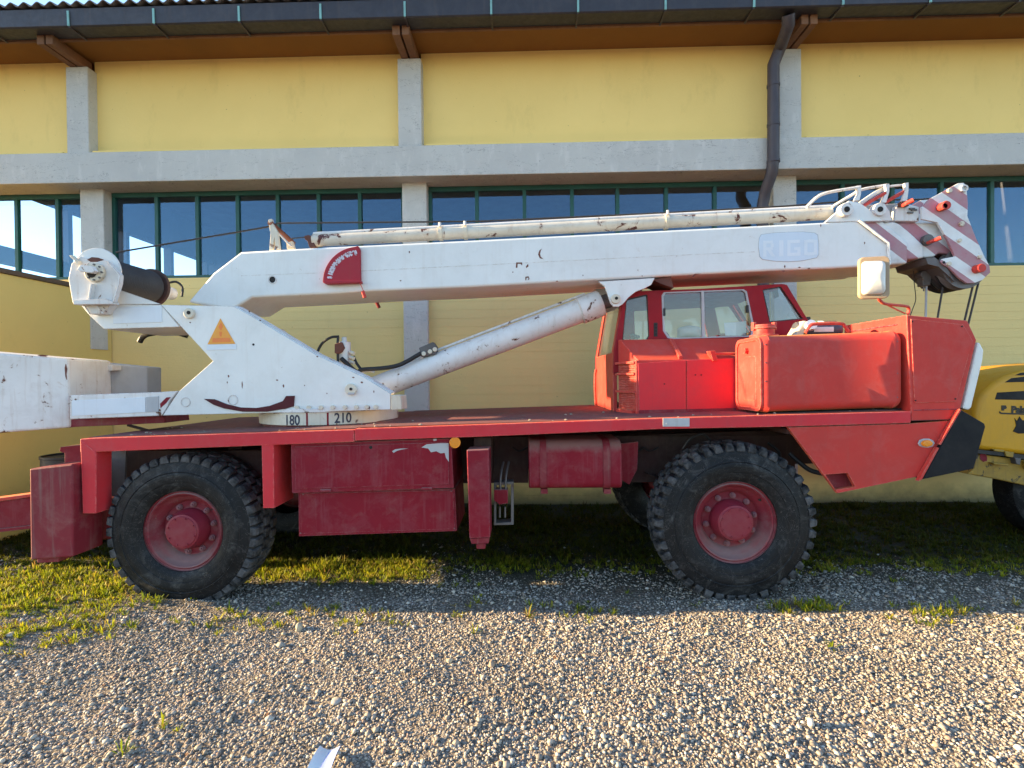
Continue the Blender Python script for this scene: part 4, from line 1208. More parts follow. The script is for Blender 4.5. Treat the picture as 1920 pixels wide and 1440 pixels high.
# planar pieces: window frame (sloping) and lower panel (upright)
def quad_slab(bm, P, th):
    b_poly(bm, P, Vector((th, 0, 0)))
quad_slab(bm, [rear_pt(0, YC0 + .052), rear_pt(0, YC1 - .052), rear_pt(.10, YC1 - .052), rear_pt(.10, YC0 + .052)], 0.04)
quad_slab(bm, [rear_pt(.101, YC0 + .052), rear_pt(.101, YC0 + .14), rear_pt(.999, YC0 + .14), rear_pt(.999, YC0 + .052)], 0.04)
quad_slab(bm, [rear_pt(.101, YC1 - .14), rear_pt(.101, YC1 - .052), rear_pt(.999, YC1 - .052), rear_pt(.999, YC1 - .14)], 0.04)
quad_slab(bm, [rear_pt(1, YC0 + .052), rear_pt(1, YC1 - .052), Vector((pR1.x, YC1 - .052, zfl)), Vector((pR1.x, YC0 + .052, zfl))], 0.04)
finish('cab_rear_panel', bm, m_red, cab, 0.005)
bm = bmesh.new()
quad_slab(bm, [rear_pt(.101, YC0 + .141), rear_pt(.101, YC1 - .141), rear_pt(.999, YC1 - .141), rear_pt(.999, YC0 + .141)], 0.006)
for v in bm.verts: v.co.x += 0.015
finish('rear_window', bm, gl, cab)
rx0, rx1 = pR0.x, wc[2].x
bm = bmesh.new()
b_hex(bm, [wc[0] + Vector((0, .055, 0)), wc[2] + Vector((0, .055, .0)), wc[2] + Vector((0, 1.23, .0)), wc[0] + Vector((0, 1.23, 0)),
           wc[0] + Vector((0, .055, .045)), wc[2] + Vector((0, .055, .045)), wc[2] + Vector((0, 1.23, .045)), wc[0] + Vector((0, 1.23, .045))])
for v in bm.verts: v.co.z -= 0.047
finish('cab_roof', bm, m_cab, cab, 0.01)
# windscreen frame between the slanted front pillars
f0, f1 = at(1476, 531, YC0), at(1520, 608, YC0)
bm = bmesh.new()
for ya, yb in ((YC0 + .052, YC0 + .10), (YC1 - .10, YC1 - .052)):
    b_poly(bm, [Vector((f0.x, ya, f0.z)), Vector((f0.x, yb, f0.z)), Vector((f1.x, yb, f1.z)), Vector((f1.x, ya, f1.z))], Vector((-.04, 0, 0)))
finish('windscreen_frame', bm, m_cab, cab)
bm = bmesh.new()
b_poly(bm, [Vector((f0.x, YC0 + .1, f0.z)), Vector((f0.x, YC1 - .1, f0.z)), Vector((f1.x, YC1 - .1, f1.z)), Vector((f1.x, YC0 + .1, f1.z))], Vector((-.006, 0, 0)))
finish('windscreen', bm, gl, cab)
cx0, cx1 = pR1.x + 0.05, f1.x - 0.05
zsill = at(1300, 640, YC0).z
box('cab_floor', cx0, cx1, YC0 + .06, YC1 - .06, zfl, zfl + 0.04, m_under, cab)
box('cab_front_panel', f1.x - 0.04, f1.x, YC0 + .055, YC1 - .055, zfl, f1.z - 0.002, m_red, cab)
box('dashboard', f1.x - 0.55, f1.x - 0.06, YC0 + .2, YC1 - .2, zsill - 0.3, zsill - 0.02, m_dark, cab, 0.02)
# driver seat with rounded backrest
sx_ = at(1300, 620, 5.6).x
st_ = box('driver_seat', sx_ - 0.42, sx_ + 0.10, 5.40, 5.92, zsill - 0.36, zsill - 0.20, m_grey_plastic, cab, 0.05, 3)
bm = bmesh.new()
b_poly(bm, [Vector((x, 5.42, zz)) for x, zz in ((sx_ - 0.50, zsill - .25), (sx_ - 0.36, zsill - .25), (sx_ - 0.30, zsill + .10), (sx_ - 0.36, zsill + .16), (sx_ - 0.44, zsill + .13))], Vector((0, 0.48, 0)))
finish('backrest', bm, m_grey_plastic, st_, 0.035, seg=3)
tube('seat_pedestal', [(sx_ - .16, 5.66, zfl + .02), (sx_ - .16, 5.66, zsill - .35)], 0.09, m_dark, st_, 12)
# steering wheel and control levers
wx = at(1372, 600, 5.65).x
ring = [Vector((wx + 0.10 * math.sin(a_) * 0.9, 5.66 + 0.21 * math.cos(a_), zsill + 0.02 + 0.17 * math.sin(a_))) for a_ in [2 * math.pi * k / 28 for k in range(29)]]
sw = tube('steering_wheel', ring, 0.014, m_black, cab, 8)
tube('steering_column', [(wx, 5.66, zsill + 0.02), (wx + 0.22, 5.66, zsill - 0.30)], 0.025, m_black, sw, 8)
for k in range(3):
    xk = at(1190, 630, 5.3).x + 0.0
    lv = tube('control_lever', [(xk, 5.25 + .12 * k, zsill - .25), (xk + .015, 5.25 + .12 * k, zsill + .05 + .02 * k)], 0.008, m_black, cab, 6)
    box('lever_knob', xk - .005, xk + .04, 5.235 + .12 * k, 5.265 + .12 * k, zsill + .05 + .02 * k, zsill + .085 + .02 * k, m_mech, lv, 0.01)
tube('grab_rail', smooth_path([at(1123, 766, 6.2), at(1117, 758, 6.2), at(1116, 700, 6.2), at(1122, 691, 6.2)], 4), 0.014, m_red, cab, 8)
plate('inner_mirror', [(1448, 545), (1458, 540), (1461, 556), (1452, 560)], 5.6, 5.62, m_black, cab, 0.004)
tag(plate('wiper_bracket', rect(1513, 594, 1520, 608), 5.06, 5.10, m_black, cab, 0.003))
# things lying in the cab
bm = bmesh.new()
bmesh.ops.create_uvsphere(bm, u_segments=20, v_segments=12, radius=1.0)
bc = at(1292, 624, 5.25)
for v in bm.verts:
    k = 1 + 0.10 * math.sin(4 * v.co.x + 2) * math.cos(5 * v.co.z)
    v.co = Vector((bc.x + 0.13 * v.co.x * k, bc.y + 0.09 * v.co.y * k, bc.z + 0.075 * max(v.co.z, -.6) * k))
tag(finish('bag', bm, paint('cream_canvas', (0.62, 0.56, 0.47), (0.5, 0.45, 0.38), 0.8, None, dirt_a=0.3, streak=0), None, smooth=True),
    'crumpled cream bag behind the sliding window of the red cab', 'bag')
shelf = box('window_shelf', at(1240, 640, 5.1).x, at(1415, 640, 5.1).x, YC0 + .06, YC0 + .36, zsill - 0.03, zsill - 0.006, m_dark, cab)
bm = bmesh.new()
P = [at(x, y, 5.14) for x, y in ((1359, 605), (1380, 604), (1400, 602), (1401, 628), (1380, 629.5), (1360, 629))]
vs_ = [bm.verts.new(p) for p in P]
vs_[0].co.y += 0.02; vs_[2].co.y += 0.015; vs_[3].co.y += 0.03
bm.faces.new((vs_[0], vs_[1], vs_[4], vs_[5])); bm.faces.new((vs_[1], vs_[2], vs_[3], vs_[4]))
g_ = bmesh.ops.extrude_face_region(bm, geom=list(bm.faces))
for e in g_['geom']:
    if isinstance(e, bmesh.types.BMVert): e.co.y += 0.002
tag(finish('paper_sheet', bm, m_paper, None), 'folded white paper standing inside the sliding cab window', 'paper')
# mirror on its bent arm
mp = at(1639, 520, 4.0)
arm = tube('mirror_arm', smooth_path([at(1703, 590, 4.25), at(1704, 579, 4.25), at(1698, 574, 4.22), at(1662, 570, 4.12), at(1652, 565, 4.1), at(1647, 556, 4.08), at(1646, 520, 4.06), at(1645, 500, 4.06)], 5), 0.012, m_red, crane, 10)
tube('mirror_stay', [at(1697, 588, 4.26), at(1662, 571, 4.12)], 0.006, m_red, arm, 6)
bm = bmesh.new()
b_poly(bm, [at(x, y, 4.02) for x, y in rounded_rect(1614, 481, 1665, 560, 9, 4)], Vector((0, 0.03, 0)))
for v in bm.verts:   # the mirror is swung so that its back faces the low sun
    v.co = Vector((mp.x + (v.co.x - mp.x) * 0.97, 4.0 - (v.co.x - mp.x) * 0.24 + (v.co.y - 4.0), v.co.z))
hs = finish('mirror_head', bm, paint('tan_mirror_rim', (0.36, 0.26, 0.17), (0.32, 0.23, 0.15), 0.5, None, dirt_a=0.3), crane, 0.008)
bm = bmesh.new()
ins = [at(x, y, 4.0) for x, y in rounded_rect(1620, 488, 1659, 553, 8, 4)]
cc = sum(ins, Vector()) / len(ins)
rings = []
for sc, dyv in ((1.0, 0.0), (0.92, -0.020), (0.70, -0.042), (0.40, -0.055), (0.15, -0.058)):
    rings.append([bm.verts.new(Vector((mp.x + (cc.x + (p.x - cc.x) * sc - mp.x) * 0.97, 4.018 - (cc.x + (p.x - cc.x) * sc - mp.x) * 0.24 + dyv, cc.z + (p.z - cc.z) * sc))) for p in ins])
for A, B in zip(rings, rings[1:]):
    for k in range(len(A)): bm.faces.new((A[k], A[(k + 1) % len(A)], B[(k + 1) % len(A)], B[k]))
bm.faces.new(rings[-1]); bm.faces.new(rings[0][::-1])
finish('mirror_shell', bm, m_mirrorback, hs, smooth=True)

# ---- turntable
YB0, YB1 = 4.92, 5.62          # boom side faces
YM = 4.50                      # near mast plate, above the front of the turntable
tc = at(622, 785, 5.16)
RT = 0.675
zt0, zt1 = at(622, 797.5, 4.49).z, at(622, 773, 4.49).z
bm = bmesh.new()
def b_vcyl(bm, cx, cy, z0, z1, r, seg=64):
    b_tube(bm, [(cx, cy, z0), (cx, cy, z1)], r, seg)
b_vcyl(bm, tc.x, 5.16, zt0, zt1, RT)
drum = finish('turntable', bm, m_cream, crane, 0.004, smooth='auto')
bm = bmesh.new(); b_vcyl(bm, tc.x, 5.16, zt1 - 0.002, zt1 + 0.035, RT + 0.012)
tag(finish('turntable_flange', bm, m_white_old, drum, 0.004, smooth='auto'))
def on_drum(bm, x0, z0):
    """wrap flat lettering (x along the front, y up) onto the drum"""
    for v in bm.verts:
        th = (x0 + v.co.x - tc.x) / RT
        th = math.asin(max(-1, min(1, (x0 - tc.x) / RT))) + v.co.x / RT
        v.co = Vector((tc.x + (RT + 0.0015) * math.sin(th), 5.16 - (RT + 0.0015) * math.cos(th), z0 + v.co.y))
for s, px, py in (('180', 551, 788), ('210', 640, 785)):
    th_ = at(px, py, 4.53)
    b_ = text_bm(s, 0.128, 0.0025)
    for v in b_.verts: v.co.x *= 0.80
    on_drum(b_, th_.x, th_.z)
    finish('degree_number', b_, m_ink, drum, normals=False)
for px in (577, 613):
    th_ = at(px, 786, 4.50)
    bm = bmesh.new()
    w_ = 0.008
    vs_ = [bm.verts.new((x, zz, 0)) for x, zz in ((-w_, -.058), (w_, -.058), (w_, .058), (-w_, .058))]
    bm.faces.new(vs_)
    on_drum(bm, th_.x, th_.z)
    finish('degree_mark', bm, m_maroon, drum, normals=False)
bm = bmesh.new(); b_vcyl(bm, tc.x, 5.16, zt0 - 0.05, zt0 + 0.001, RT - 0.03)
finish('turntable_base', bm, m_deck, drum)
for k in range(18):
    th = math.radians(-80 + 160 * k / 17)
    x, y = tc.x + (RT - 0.028) * math.sin(th), 5.16 - (RT - 0.028) * math.cos(th)
    tube('flange_bolt', [(x, y, zt1 + 0.034), (x, y, zt1 + 0.062)], 0.017, m_cream, drum, 6)

# ---- mast
mast_pix = [(302, 571.5), (437, 574), (470, 592), (592, 665), (682, 707), (732, 738), (732, 768), (552, 773), (305, 779), (336, 733), (399, 677)]
mast = plate('mast', mast_pix, YM, YM + 0.035, m_white, crane, 0.004)
# far plate: same outline lower on the slope
bm = bmesh.new()
far = [(312, 580), (410, 592), (430, 612), (520, 690), (610, 735), (680, 762), (700, 770), (552, 773), (330, 776), (356, 733), (412, 685)]
b_poly(bm, [at(x, y, YM) + Vector((0, 1.20, 0)) for x, y in far], Vector((0, 0.035, 0)))
finish('mast_far_plate', bm, m_white, mast)
# edge flange along the slope
e = [at(x, y, YM) for x, y in ((437, 574), (470, 592), (592, 665), (682, 707), (732, 738))]
bm = bmesh.new()
for a_, b_ in zip(e, e[1:]):
    nrm = Vector((-(b_.z - a_.z), 0, b_.x - a_.x)).normalized() * 0.012
    y0, y1 = Vector((0, 0.036, 0)), Vector((0, 0.14, 0))
    b_hex(bm, [a_ + y0 - nrm, b_ + y0 - nrm, b_ + y1 - nrm, a_ + y1 - nrm, a_ + y0 + nrm, b_ + y0 + nrm, b_ + y1 + nrm, a_ + y1 + nrm])
finish('mast_flange', bm, m_white_old, mast)
plate('mast_end_box', [(733, 741), (751, 741.5), (753, 768), (733, 769)], YM - 0.005, YM + 0.22, m_cream, mast, 0.005)
box('mast_base', tc.x - 0.60, tc.x + 0.58, YM + 0.036, YM + 1.19, zt1 + 0.036, zt1 + 0.075, m_white_old, mast)
# crescent opening showing red inside, built as a raised dark plate
cres = [(382, 748), (401, 748.5), (425, 758), (450, 764), (480, 765), (505, 761), (530, 752), (536, 742.5), (552, 742), (550, 762), (536, 766), (500, 772), (455, 772), (420, 766), (400, 759)]
plate('crescent_cutout', cres, YM - 0.012, YM + 0.001, m_cres, mast, 0.002)
for x, y, r in ((348, 754, 8.5), (437, 750, 9)):
    c = at(x, y, YM); rr = r * YM / FPX
    lathe('weld_ring', [(rr - .004, YM - .003), (rr, YM - .004), (rr + .004, YM - .003), (rr + .005, YM + .002)], c.x, c.z, m_white_old, mast, 28)
pin = disc('pivot_pin', 353, 587, 10, YM - 0.03, YM + 0.01, m_cream, mast, 24, 0.006)
disc('pin_centre', 353, 586, 3.5, YM - 0.036, YM - 0.029, m_dark, pin, 12)
pin = disc('pivot_pin', 657, 730, 11, YM - 0.03, YM + 0.01, m_cream, mast, 24, 0.006)
disc('pin_centre', 657.5, 729.5, 2.8, YM - 0.036, YM - 0.029, m_dark, pin, 12)
plate('keeper_plate', rect(652, 736, 664, 740), YM - 0.036, YM - 0.029, m_galv, pin)
tri = plate('warning_sticker', [(413, 597), (441, 644.5), (389, 645.5)], YM - 0.004, YM - 0.001, m_sticker, mast)
tag(tri, 'orange triangular warning sticker')
plate('sticker_print', [(414.5, 604), (418, 612), (414, 620), (409.5, 613)], YM - 0.0052, YM - 0.0042, m_sticker_mark, tri)
plate('sticker_print', [(399, 634), (430, 633), (433, 641), (398, 642)], YM - 0.0052, YM - 0.0042, m_sticker_mark, tri)
plate('sticker_print', [(411, 622), (416, 622), (415, 631), (412, 631)], YM - 0.0052, YM - 0.0042, m_sticker_mark, tri)
plate('sticker_base', [(387.5, 646.5), (442.5, 645), (443, 655), (387.5, 656.5)], YM - 0.004, YM - 0.001, m_plate, mast)
disc('bolt_hole', 475, 646, 2.2, YM - 0.002, YM + 0.001, m_dark, mast, 12)
for px in (556, 578, 601, 623, 646, 667.5, 687, 704):
    disc('base_bolt', px, 764.5 - (px - 556) * 0.01, 4.2, YM - 0.022, YM + 0.001, m_cream, mast, 10, 0.003)

# ---- boom
boom_pix = [(352, 566), (400, 511), (451, 472), (585, 464.5), (880, 450.5), (1250, 431.5), (1440, 422), (1548, 416.5), (1611, 413.5), (1666, 457), (1668, 497),
            (1560, 503.5), (1440, 508), (1310, 514.5), (1080, 527.5), (880, 538.5), (695, 546), (605, 551.5), (472, 558), (440, 578), (420, 578)]
bm = bmesh.new()
b_poly(bm, [at(x, y, YB0) for x, y in boom_pix], Vector((0, YB1 - YB0, 0)))
boom = finish('boom', bm, m_white, crane, 0.022, smooth='auto', seg=3)
# thin weld seam along the side
bm = bmesh.new()
for (a_, b_) in (((330, 570), (300, 571)),): pass
seam = [(452, 517), (620, 511), (900, 497), (1200, 482), (1415, 472)]
for p, q in zip(seam, seam[1:]):
    a_, b_ = at(*p, YB0), at(*q, YB0)
    zz = Vector((0, 0, 0.003))
    yb = Vector((0, -0.0015, 0)); yf = Vector((0, 0.004, 0))
    b_hex(bm, [a_ + yb - zz, b_ + yb - zz, b_ + yf - zz, a_ + yf - zz, a_ + yb + zz, b_ + yb + zz, b_ + yf + zz, a_ + yf + zz])
finish('weld_seam', bm, m_white, boom)
h_ = disc('pin_hole', 511, 524.5, 6.0, YB0 - 0.003, YB0 + 0.001, m_dark, boom, 16)
c = at(511, 524.5, YB0)
lathe('hole_rim', [(0.032, YB0 - .006), (0.042, YB0 - .006), (0.044, YB0 + .002)], c.x, c.z, m_white_old, h_, 20)
# flaked paint marks left by old lettering
def flake(pts, nm='paint_flake'):
    plate(nm, pts, YB0 - 0.0016, YB0 + 0.0002, m_roller, boom)
flake([(1016, 466), (1011, 470), (1009, 477), (1012, 484), (1019, 486), (1014, 481.5), (1012.5, 476), (1014, 470)])
flake([(967, 502), (968, 492), (979, 492), (979, 498), (976, 494.5), (970.5, 494.5), (970, 502)])
flake([(986, 500), (990, 494.5), (991, 499), (987, 502.5)])
flake([(985, 519), (991, 518), (993, 523), (989.5, 525.5), (991, 521), (987.5, 520.5), (986.5, 526), (985, 525)])
flake([(1297, 518), (1303, 513.5), (1316, 513), (1304, 515.5), (1300, 520)])
for x, y, w, hh in ((960, 510, 3, 1.5), (1042, 527, 5, 1.2), (1092, 516, 2, 2), (1203, 517, 2, 1.5), (1470, 499, 3, 4), (1496, 501, 6, 1.5), (1514, 503, 6, 1.5), (1465, 508, 9, 1.6), (766, 472, 3, 3), (749, 526, 4, 1.6), (1620, 455, 2.5, 3), (1538, 422, 2, 4)):
    flake([(x, y), (x + w * .6, y - hh * .6), (x + w, y + hh * .2), (x + w * .5, y + hh)])
# telescopic inner sections
sec = [
    ('boom_section', [(1600, 416), (1656, 415), (1702.5, 455), (1702, 494), (1640, 498), (1600, 490)], 0.035, m_stripe),
    ('boom_section', [(1640, 418), (1677, 415.5), (1690, 420), (1732, 459), (1733, 483.5), (1700, 487), (1650, 480)], 0.065, m_stripe),
    ('boom_section', [(1680, 418), (1730, 417), (1759, 416), (1790, 474), (1786, 478), (1761, 474.5), (1752, 481), (1735, 483), (1690, 470)], 0.09, m_stripe),
]
for nm, px_l, ins, mt in sec:
    plate(nm, px_l, YB0 + ins, YB1 - ins, mt, boom, 0.018, smooth='auto', seg=3)
# lit collar edge at the mouth of the outer section
bm = bmesh.new()
cl = [at(x, y, YB0) for x, y in ((1611, 413.5), (1666, 457), (1668, 497))]
pts_ = [p + Vector((-0.012, -0.012, 0)) for p in cl]
b_tube(bm, pts_, 0.014, 8)
tag(finish('mouth_collar', bm, m_white, boom, smooth='auto'))
# badge with raised lettering
bd = plate('badge', [(1424, 446), (1428, 440), (1450, 437), (1478, 435.5), (1505, 435), (1528, 437), (1533, 441), (1535, 458), (1535, 477), (1531, 483), (1505, 488.5), (1478, 490.5), (1450, 489), (1430, 486), (1425, 481), (1422.5, 463)], YB0 - 0.005, YB0 + 0.001, m_badge, boom, 0.002)
tag(bd, 'pale blue badge reading RIGO')
LET = {'R': (23, [(0, 0, 6, 30), (6, 0, 18, 5.5), (14, 5.5, 20, 12.5), (6, 12.5, 18, 18), 'leg']),
       'I': (8, [(0, 0, 8, 30)]),
       'G': (25, [(0, 0, 6, 30), (6, 0, 24, 6), (6, 24, 25, 30), (19, 14, 25, 24), (13, 14, 19, 19)]),
       'O': (24, [(0, 1, 6, 29), (18, 1, 24, 29), (6, 0, 18, 6), (6, 24, 18, 30)])}
lx = 1431
for ch in 'RIGO':
    w_, rs_ = LET[ch]
    bm = bmesh.new()
    for rc_ in rs_:
        k = -0.03
        a0, b0, a1, b1 = rc_ if rc_ != 'leg' else (0, 0, 0, 0)
        q4 = [(lx + 8, 468), (lx + 15, 468), (lx + 23, 480), (lx + 16, 480)] if rc_ == 'leg' else [(lx + a0, 450 + b0), (lx + a1, 450 + b0), (lx + a1, 450 + b1), (lx + a0, 450 + b1)]
        vs_ = [bm.verts.new(at(x, y + (x - 1480) * k, YB0 - 0.0065)) for x, y in q4]
        bm.faces.new(vs_)
    finish('badge_letter', bm, m_badge_letter, bd, normals=False)
    lx += w_ + 7
c_ = [(1424, 446), (1428, 440), (1450, 437), (1478, 435.5), (1505, 435), (1528, 437), (1533, 441), (1535, 458), (1535, 477), (1531, 483), (1505, 488.5), (1478, 490.5), (1450, 489), (1430, 486), (1425, 481), (1422.5, 463)]
plate('badge_outline', [(1479 + (x - 1479) * 1.012, 463 + (y - 463) * 1.025) for x, y in c_], YB0 - 0.003, YB0 + 0.001, m_galv, bd)
# angle gauge quadrant
YG = YB0 - 0.05
ctr = (673, 528)
arc = [(ctr[0] - 68 * math.cos(math.radians(t_)), ctr[1] - 66 * math.sin(math.radians(t_))) for t_ in range(0, 86, 6)]
gq = plate('angle_gauge', arc + [(671, 461), (674, 467), (675, 529), (606, 530.5)], YG, YG + 0.049, m_gauge, boom, 0.004)
tag(gq, 'red quadrant boom angle gauge')
plate('gauge_ledge', [(604, 526.5), (675, 525), (676, 529.5), (609, 532)], YG - 0.035, YG + 0.04, m_gauge, gq, 0.003)
for i, s in enumerate(('0', '10', '20', '30', '40', '50', '60', '70', '80')):
    t_ = math.radians(8 + i * 9.2)
    text_on('gauge_number', s, ctr[0] - 55 * math.cos(t_), ctr[1] - 54 * math.sin(t_), 7.5, YG - 0.0015, m_gauge_mark, gq, 0.75, 0.006, math.pi / 2 - t_)
pe = tube('pendulum', [at(674, 528, YG - 0.02), at(682, 547, YG - 0.02)], 0.004, m_red, gq, 6)
tube('pendulum_weight', [at(680, 546, YG - 0.02), at(684, 558, YG - 0.02)], 0.018, m_red, pe, 12)
pe2 = tube('pendulum', [at(704, 553, YB1 + 0.06), at(707, 566, YB1 + 0.06)], 0.004, m_red, boom, 6)
tube('pendulum_weight', [at(706, 566, YB1 + 0.06), at(711, 577, YB1 + 0.06)], 0.020, m_maroon, pe2, 12)
# extension cylinder lying along the top
YE = 5.06
c0, c1 = at(588, 451, YE), at(1556, 400, YE)
ec = tube('extension_cylinder', [c0, c1], 0.062, m_cylrust, boom, 24)
d_ = (c1 - c0)
tp = Vector((0, -0.02, 0.056))
tube('cylinder_rail', [c0 + tp + d_ * 0.002, c1 + tp], 0.022, m_white_old, ec, 10)
tube('rust_pipe', [c0 + Vector((0, .10, .085)) + d_ * 0.08, c1 + Vector((0, .10, .07))], 0.024, m_roller, ec, 10)
for px in (831, 878, 1254):
    k = (px - 588) / (1556 - 588)
    p = c0 + d_ * k
    bm = bmesh.new()
    dn = d_.normalized()
    b_tube(bm, [p - dn * 0.018, p + dn * 0.018], 0.072, 20)
    st_ = finish('cylinder_strap', bm, m_cream, ec, smooth='auto')
    tube('strap_bolt', [p + Vector((0, -.06, .055)), p + Vector((0, -.06, .095))], 0.014, m_white_old, st_, 8)
plate('cylinder_lug', [(570, 442), (578, 440), (588, 444), (590, 462), (580, 464), (576, 452), (571, 448)], YE - 0.05, YE + 0.05, m_roller, ec, 0.006)
# rope guide roller near the boom foot
rg = plate('rope_guide', [(503, 412), (509, 410), (511, 420), (520, 435), (524, 467), (517, 468), (514, 445), (511, 468), (505, 470), (507, 440)], 4.98, 5.02, m_cream, boom, 0.003)
plate('guide_post', [(537, 455), (548, 452), (552, 466), (538, 467)], 5.16, 5.20, m_cream, rg, 0.003)
tube('guide_roller', [at(506, 417, 4.98), at(550, 456, 5.42)], 0.026, m_roller, rg, 14)
plate('guide_rail', [(508, 424), (516, 430), (548, 462), (543, 462)], 5.10, 5.13, m_white_old, rg, 0.003)
# roller bracket, cable levers and rods near the mouth
rb = plate('roller_bracket', [(1547, 417), (1574, 393), (1592, 376), (1612, 380), (1625, 389), (1657, 414), (1612, 415)], YB0 - 0.004, YB0 + 0.04, m_white, boom, 0.004)
def boss(px, py, r, Y, par):
    a_ = disc('boss', px, py, r, Y - 0.05, Y + 0.02, m_white_old, par, 24, 0.006)
    disc('boss_centre', px, py, r * 0.42, Y - 0.056, Y - 0.049, m_dark, a_, 14)
    return a_
boss(1588.5, 392, 12.5, YB0, rb)
b2 = plate('roller_bracket', [(1634, 414), (1632, 395), (1640, 383), (1660, 384), (1668, 395), (1673, 414)], YB0 + 0.02, YB0 + 0.08, m_white_old, boom, 0.006)
boss(1651, 392, 12, YB0 + 0.02, b2)
b3 = plate('roller_bracket', [(1678, 414), (1680, 386), (1690, 380), (1718, 386), (1724, 388), (1723, 415)], YB0 + 0.05, YB0 + 0.11, m_white_old, boom, 0.006)
plate('tunnel_block', [(1622, 412), (1622, 384), (1700, 380), (1700, 414)], YB0 + 0.13, YB0 + 0.35, m_galv, boom, 0.01)
def rod(pix, Y, r, mat, par, nm='guide_rod'):
    return tube(nm, smooth_path([at(x, y, Y) for x, y in pix], 4), r, mat, par, 8)
rod([(1512, 389), (1533, 369), (1557, 360), (1611, 351)], 4.96, 0.015, m_white_old, boom)
rod([(1560, 388), (1600, 364), (1617, 355), (1663, 347)], 5.00, 0.014, m_white_old, boom)
rod([(1612, 382), (1640, 363), (1660, 353)], 5.02, 0.020, m_white, boom)
rod([(1664, 350), (1682, 348), (1700, 347)], 5.02, 0.012, m_white_old, boom)
rod([(1618, 387), (1640, 373), (1660, 362)], 4.96, 0.016, m_red, boom)
rod([(1660, 380), (1676, 370), (1698, 358)], 4.98, 0.017, m_red, boom)
for (a_, b_) in (((1611, 350), (1607, 376)), ((1664, 347), (1657, 380)), ((1700, 345), (1696, 378))):
    plate('rod_lever', [(a_[0] - 4, a_[1] - 2), (a_[0] + 4, a_[1] - 3), (a_[0] + 4, a_[1] + 12), (b_[0] + 5, b_[1]), (b_[0] - 5, b_[1]), (a_[0] - 2, a_[1] + 12)], 4.95, 4.98, m_white_old, boom, 0.003)
plate('mount_block', [(1688, 386), (1690, 377), (1700, 376), (1705, 386)], 4.93, 4.98, m_roller, boom, 0.004)
tube('grab_handle', [at(1692, 386, 4.94), at(1700, 381, 4.86), at(1713, 375, 4.82)], [0.016, 0.02, 0.022], m_red, boom, 10)
tube('grab_handle', [at(1738, 456, 4.98), at(1748, 452, 4.90), at(1764, 446, 4.86)], [0.016, 0.018, 0.02], m_red, boom, 10)
disc('section_stop', 1742, 449, 10, YB0 + 0.045, YB0 + 0.09, m_mech, boom, 16, 0.004)
for x, y in ((1708, 398), (1715, 393), (1711, 391)):
    plate('clip', rect(x - 5, y - 1.5, x + 5, y + 1.5), YB0 + 0.035, YB0 + 0.052, m_mech, boom)
# head with striped side plates and sheaves
head_pix = [(1728, 389), (1743, 373), (1797, 343.5), (1806, 342.5), (1812, 347), (1815, 382), (1814, 405), (1830, 446), (1847, 483), (1856, 500), (1857, 511), (1842, 525), (1826, 531), (1813, 531), (1800, 522),
            (1780, 502), (1770, 497), (1764, 491), (1768, 485), (1791, 481), (1776, 448), (1758, 417), (1729, 411)]
head = plate('boom_head', head_pix, YB0 + 0.015, YB0 + 0.040, m_stripe2, boom, 0.003)
bm = bmesh.new()
b_poly(bm, [at(x, y, YB0) + Vector((0, 0.42, 0)) for x, y in head_pix], Vector((0, 0.025, 0)))
finish('head_far_plate', bm, m_stripe2, head)
YH = YB0 + 0.015
c = at(1806, 354, YH)
lathe('head_eye', [(0.020, YH - .02), (0.034, YH - .02), (0.034, YH + .01), (0.020, YH + .01)], c.x, c.z, m_white_old, head, 20, True)
for x, y, r in ((1776, 384, 8), (1772, 386, 6), (1842, 502, 8)):
    disc('head_pin', x, y, r, YH - 0.07, YH + 0.01, m_red, head, 16, 0.006)
for x, y, r in ((1782, 356.5, 4.2), (1805, 419, 4.5), (1801, 450, 3.5), (1839, 481, 3.5), (1781, 494, 4)):
    disc('head_bolt', x, y, r, YH - 0.02, YH + 0.001, m_cream, head, 12, 0.003)
disc('head_hole', 1770, 492, 2.6, YH - 0.002, YH + 0.001, m_dark, head, 12)
tube('head_shaft', [at(1842, 502, YH - 0.02), at(1842, 502, YH) + Vector((0, 0.5, 0))], 0.03, m_mech, head, 12)
sc_ = at(1806, 502, YB0 + 0.07)
for k in range(3):
    y0 = YB0 + 0.055 + k * 0.10
    lathe('sheave', [(0.03, y0), (0.15, y0), (0.205, y0 - .004), (0.208, y0 + .006), (0.185, y0 + .03), (0.178, y0 + .04), (0.185, y0 + .05), (0.208, y0 + .074), (0.205, y0 + .084), (0.15, y0 + .08), (0.03, y0 + .08)],
          sc_.x, sc_.z, m_mech if k == 0 else m_black, head, 40, True)
bm = bmesh.new()
b_poly(bm, [at(x, y, YB0 + .03) for x, y in ((1752, 482), (1775, 500), (1790, 528), (1782, 520), (1760, 500), (1740, 495), (1736, 484))], Vector((0, .4, 0)))
finish('head_cross_plate', bm, m_mech, head)
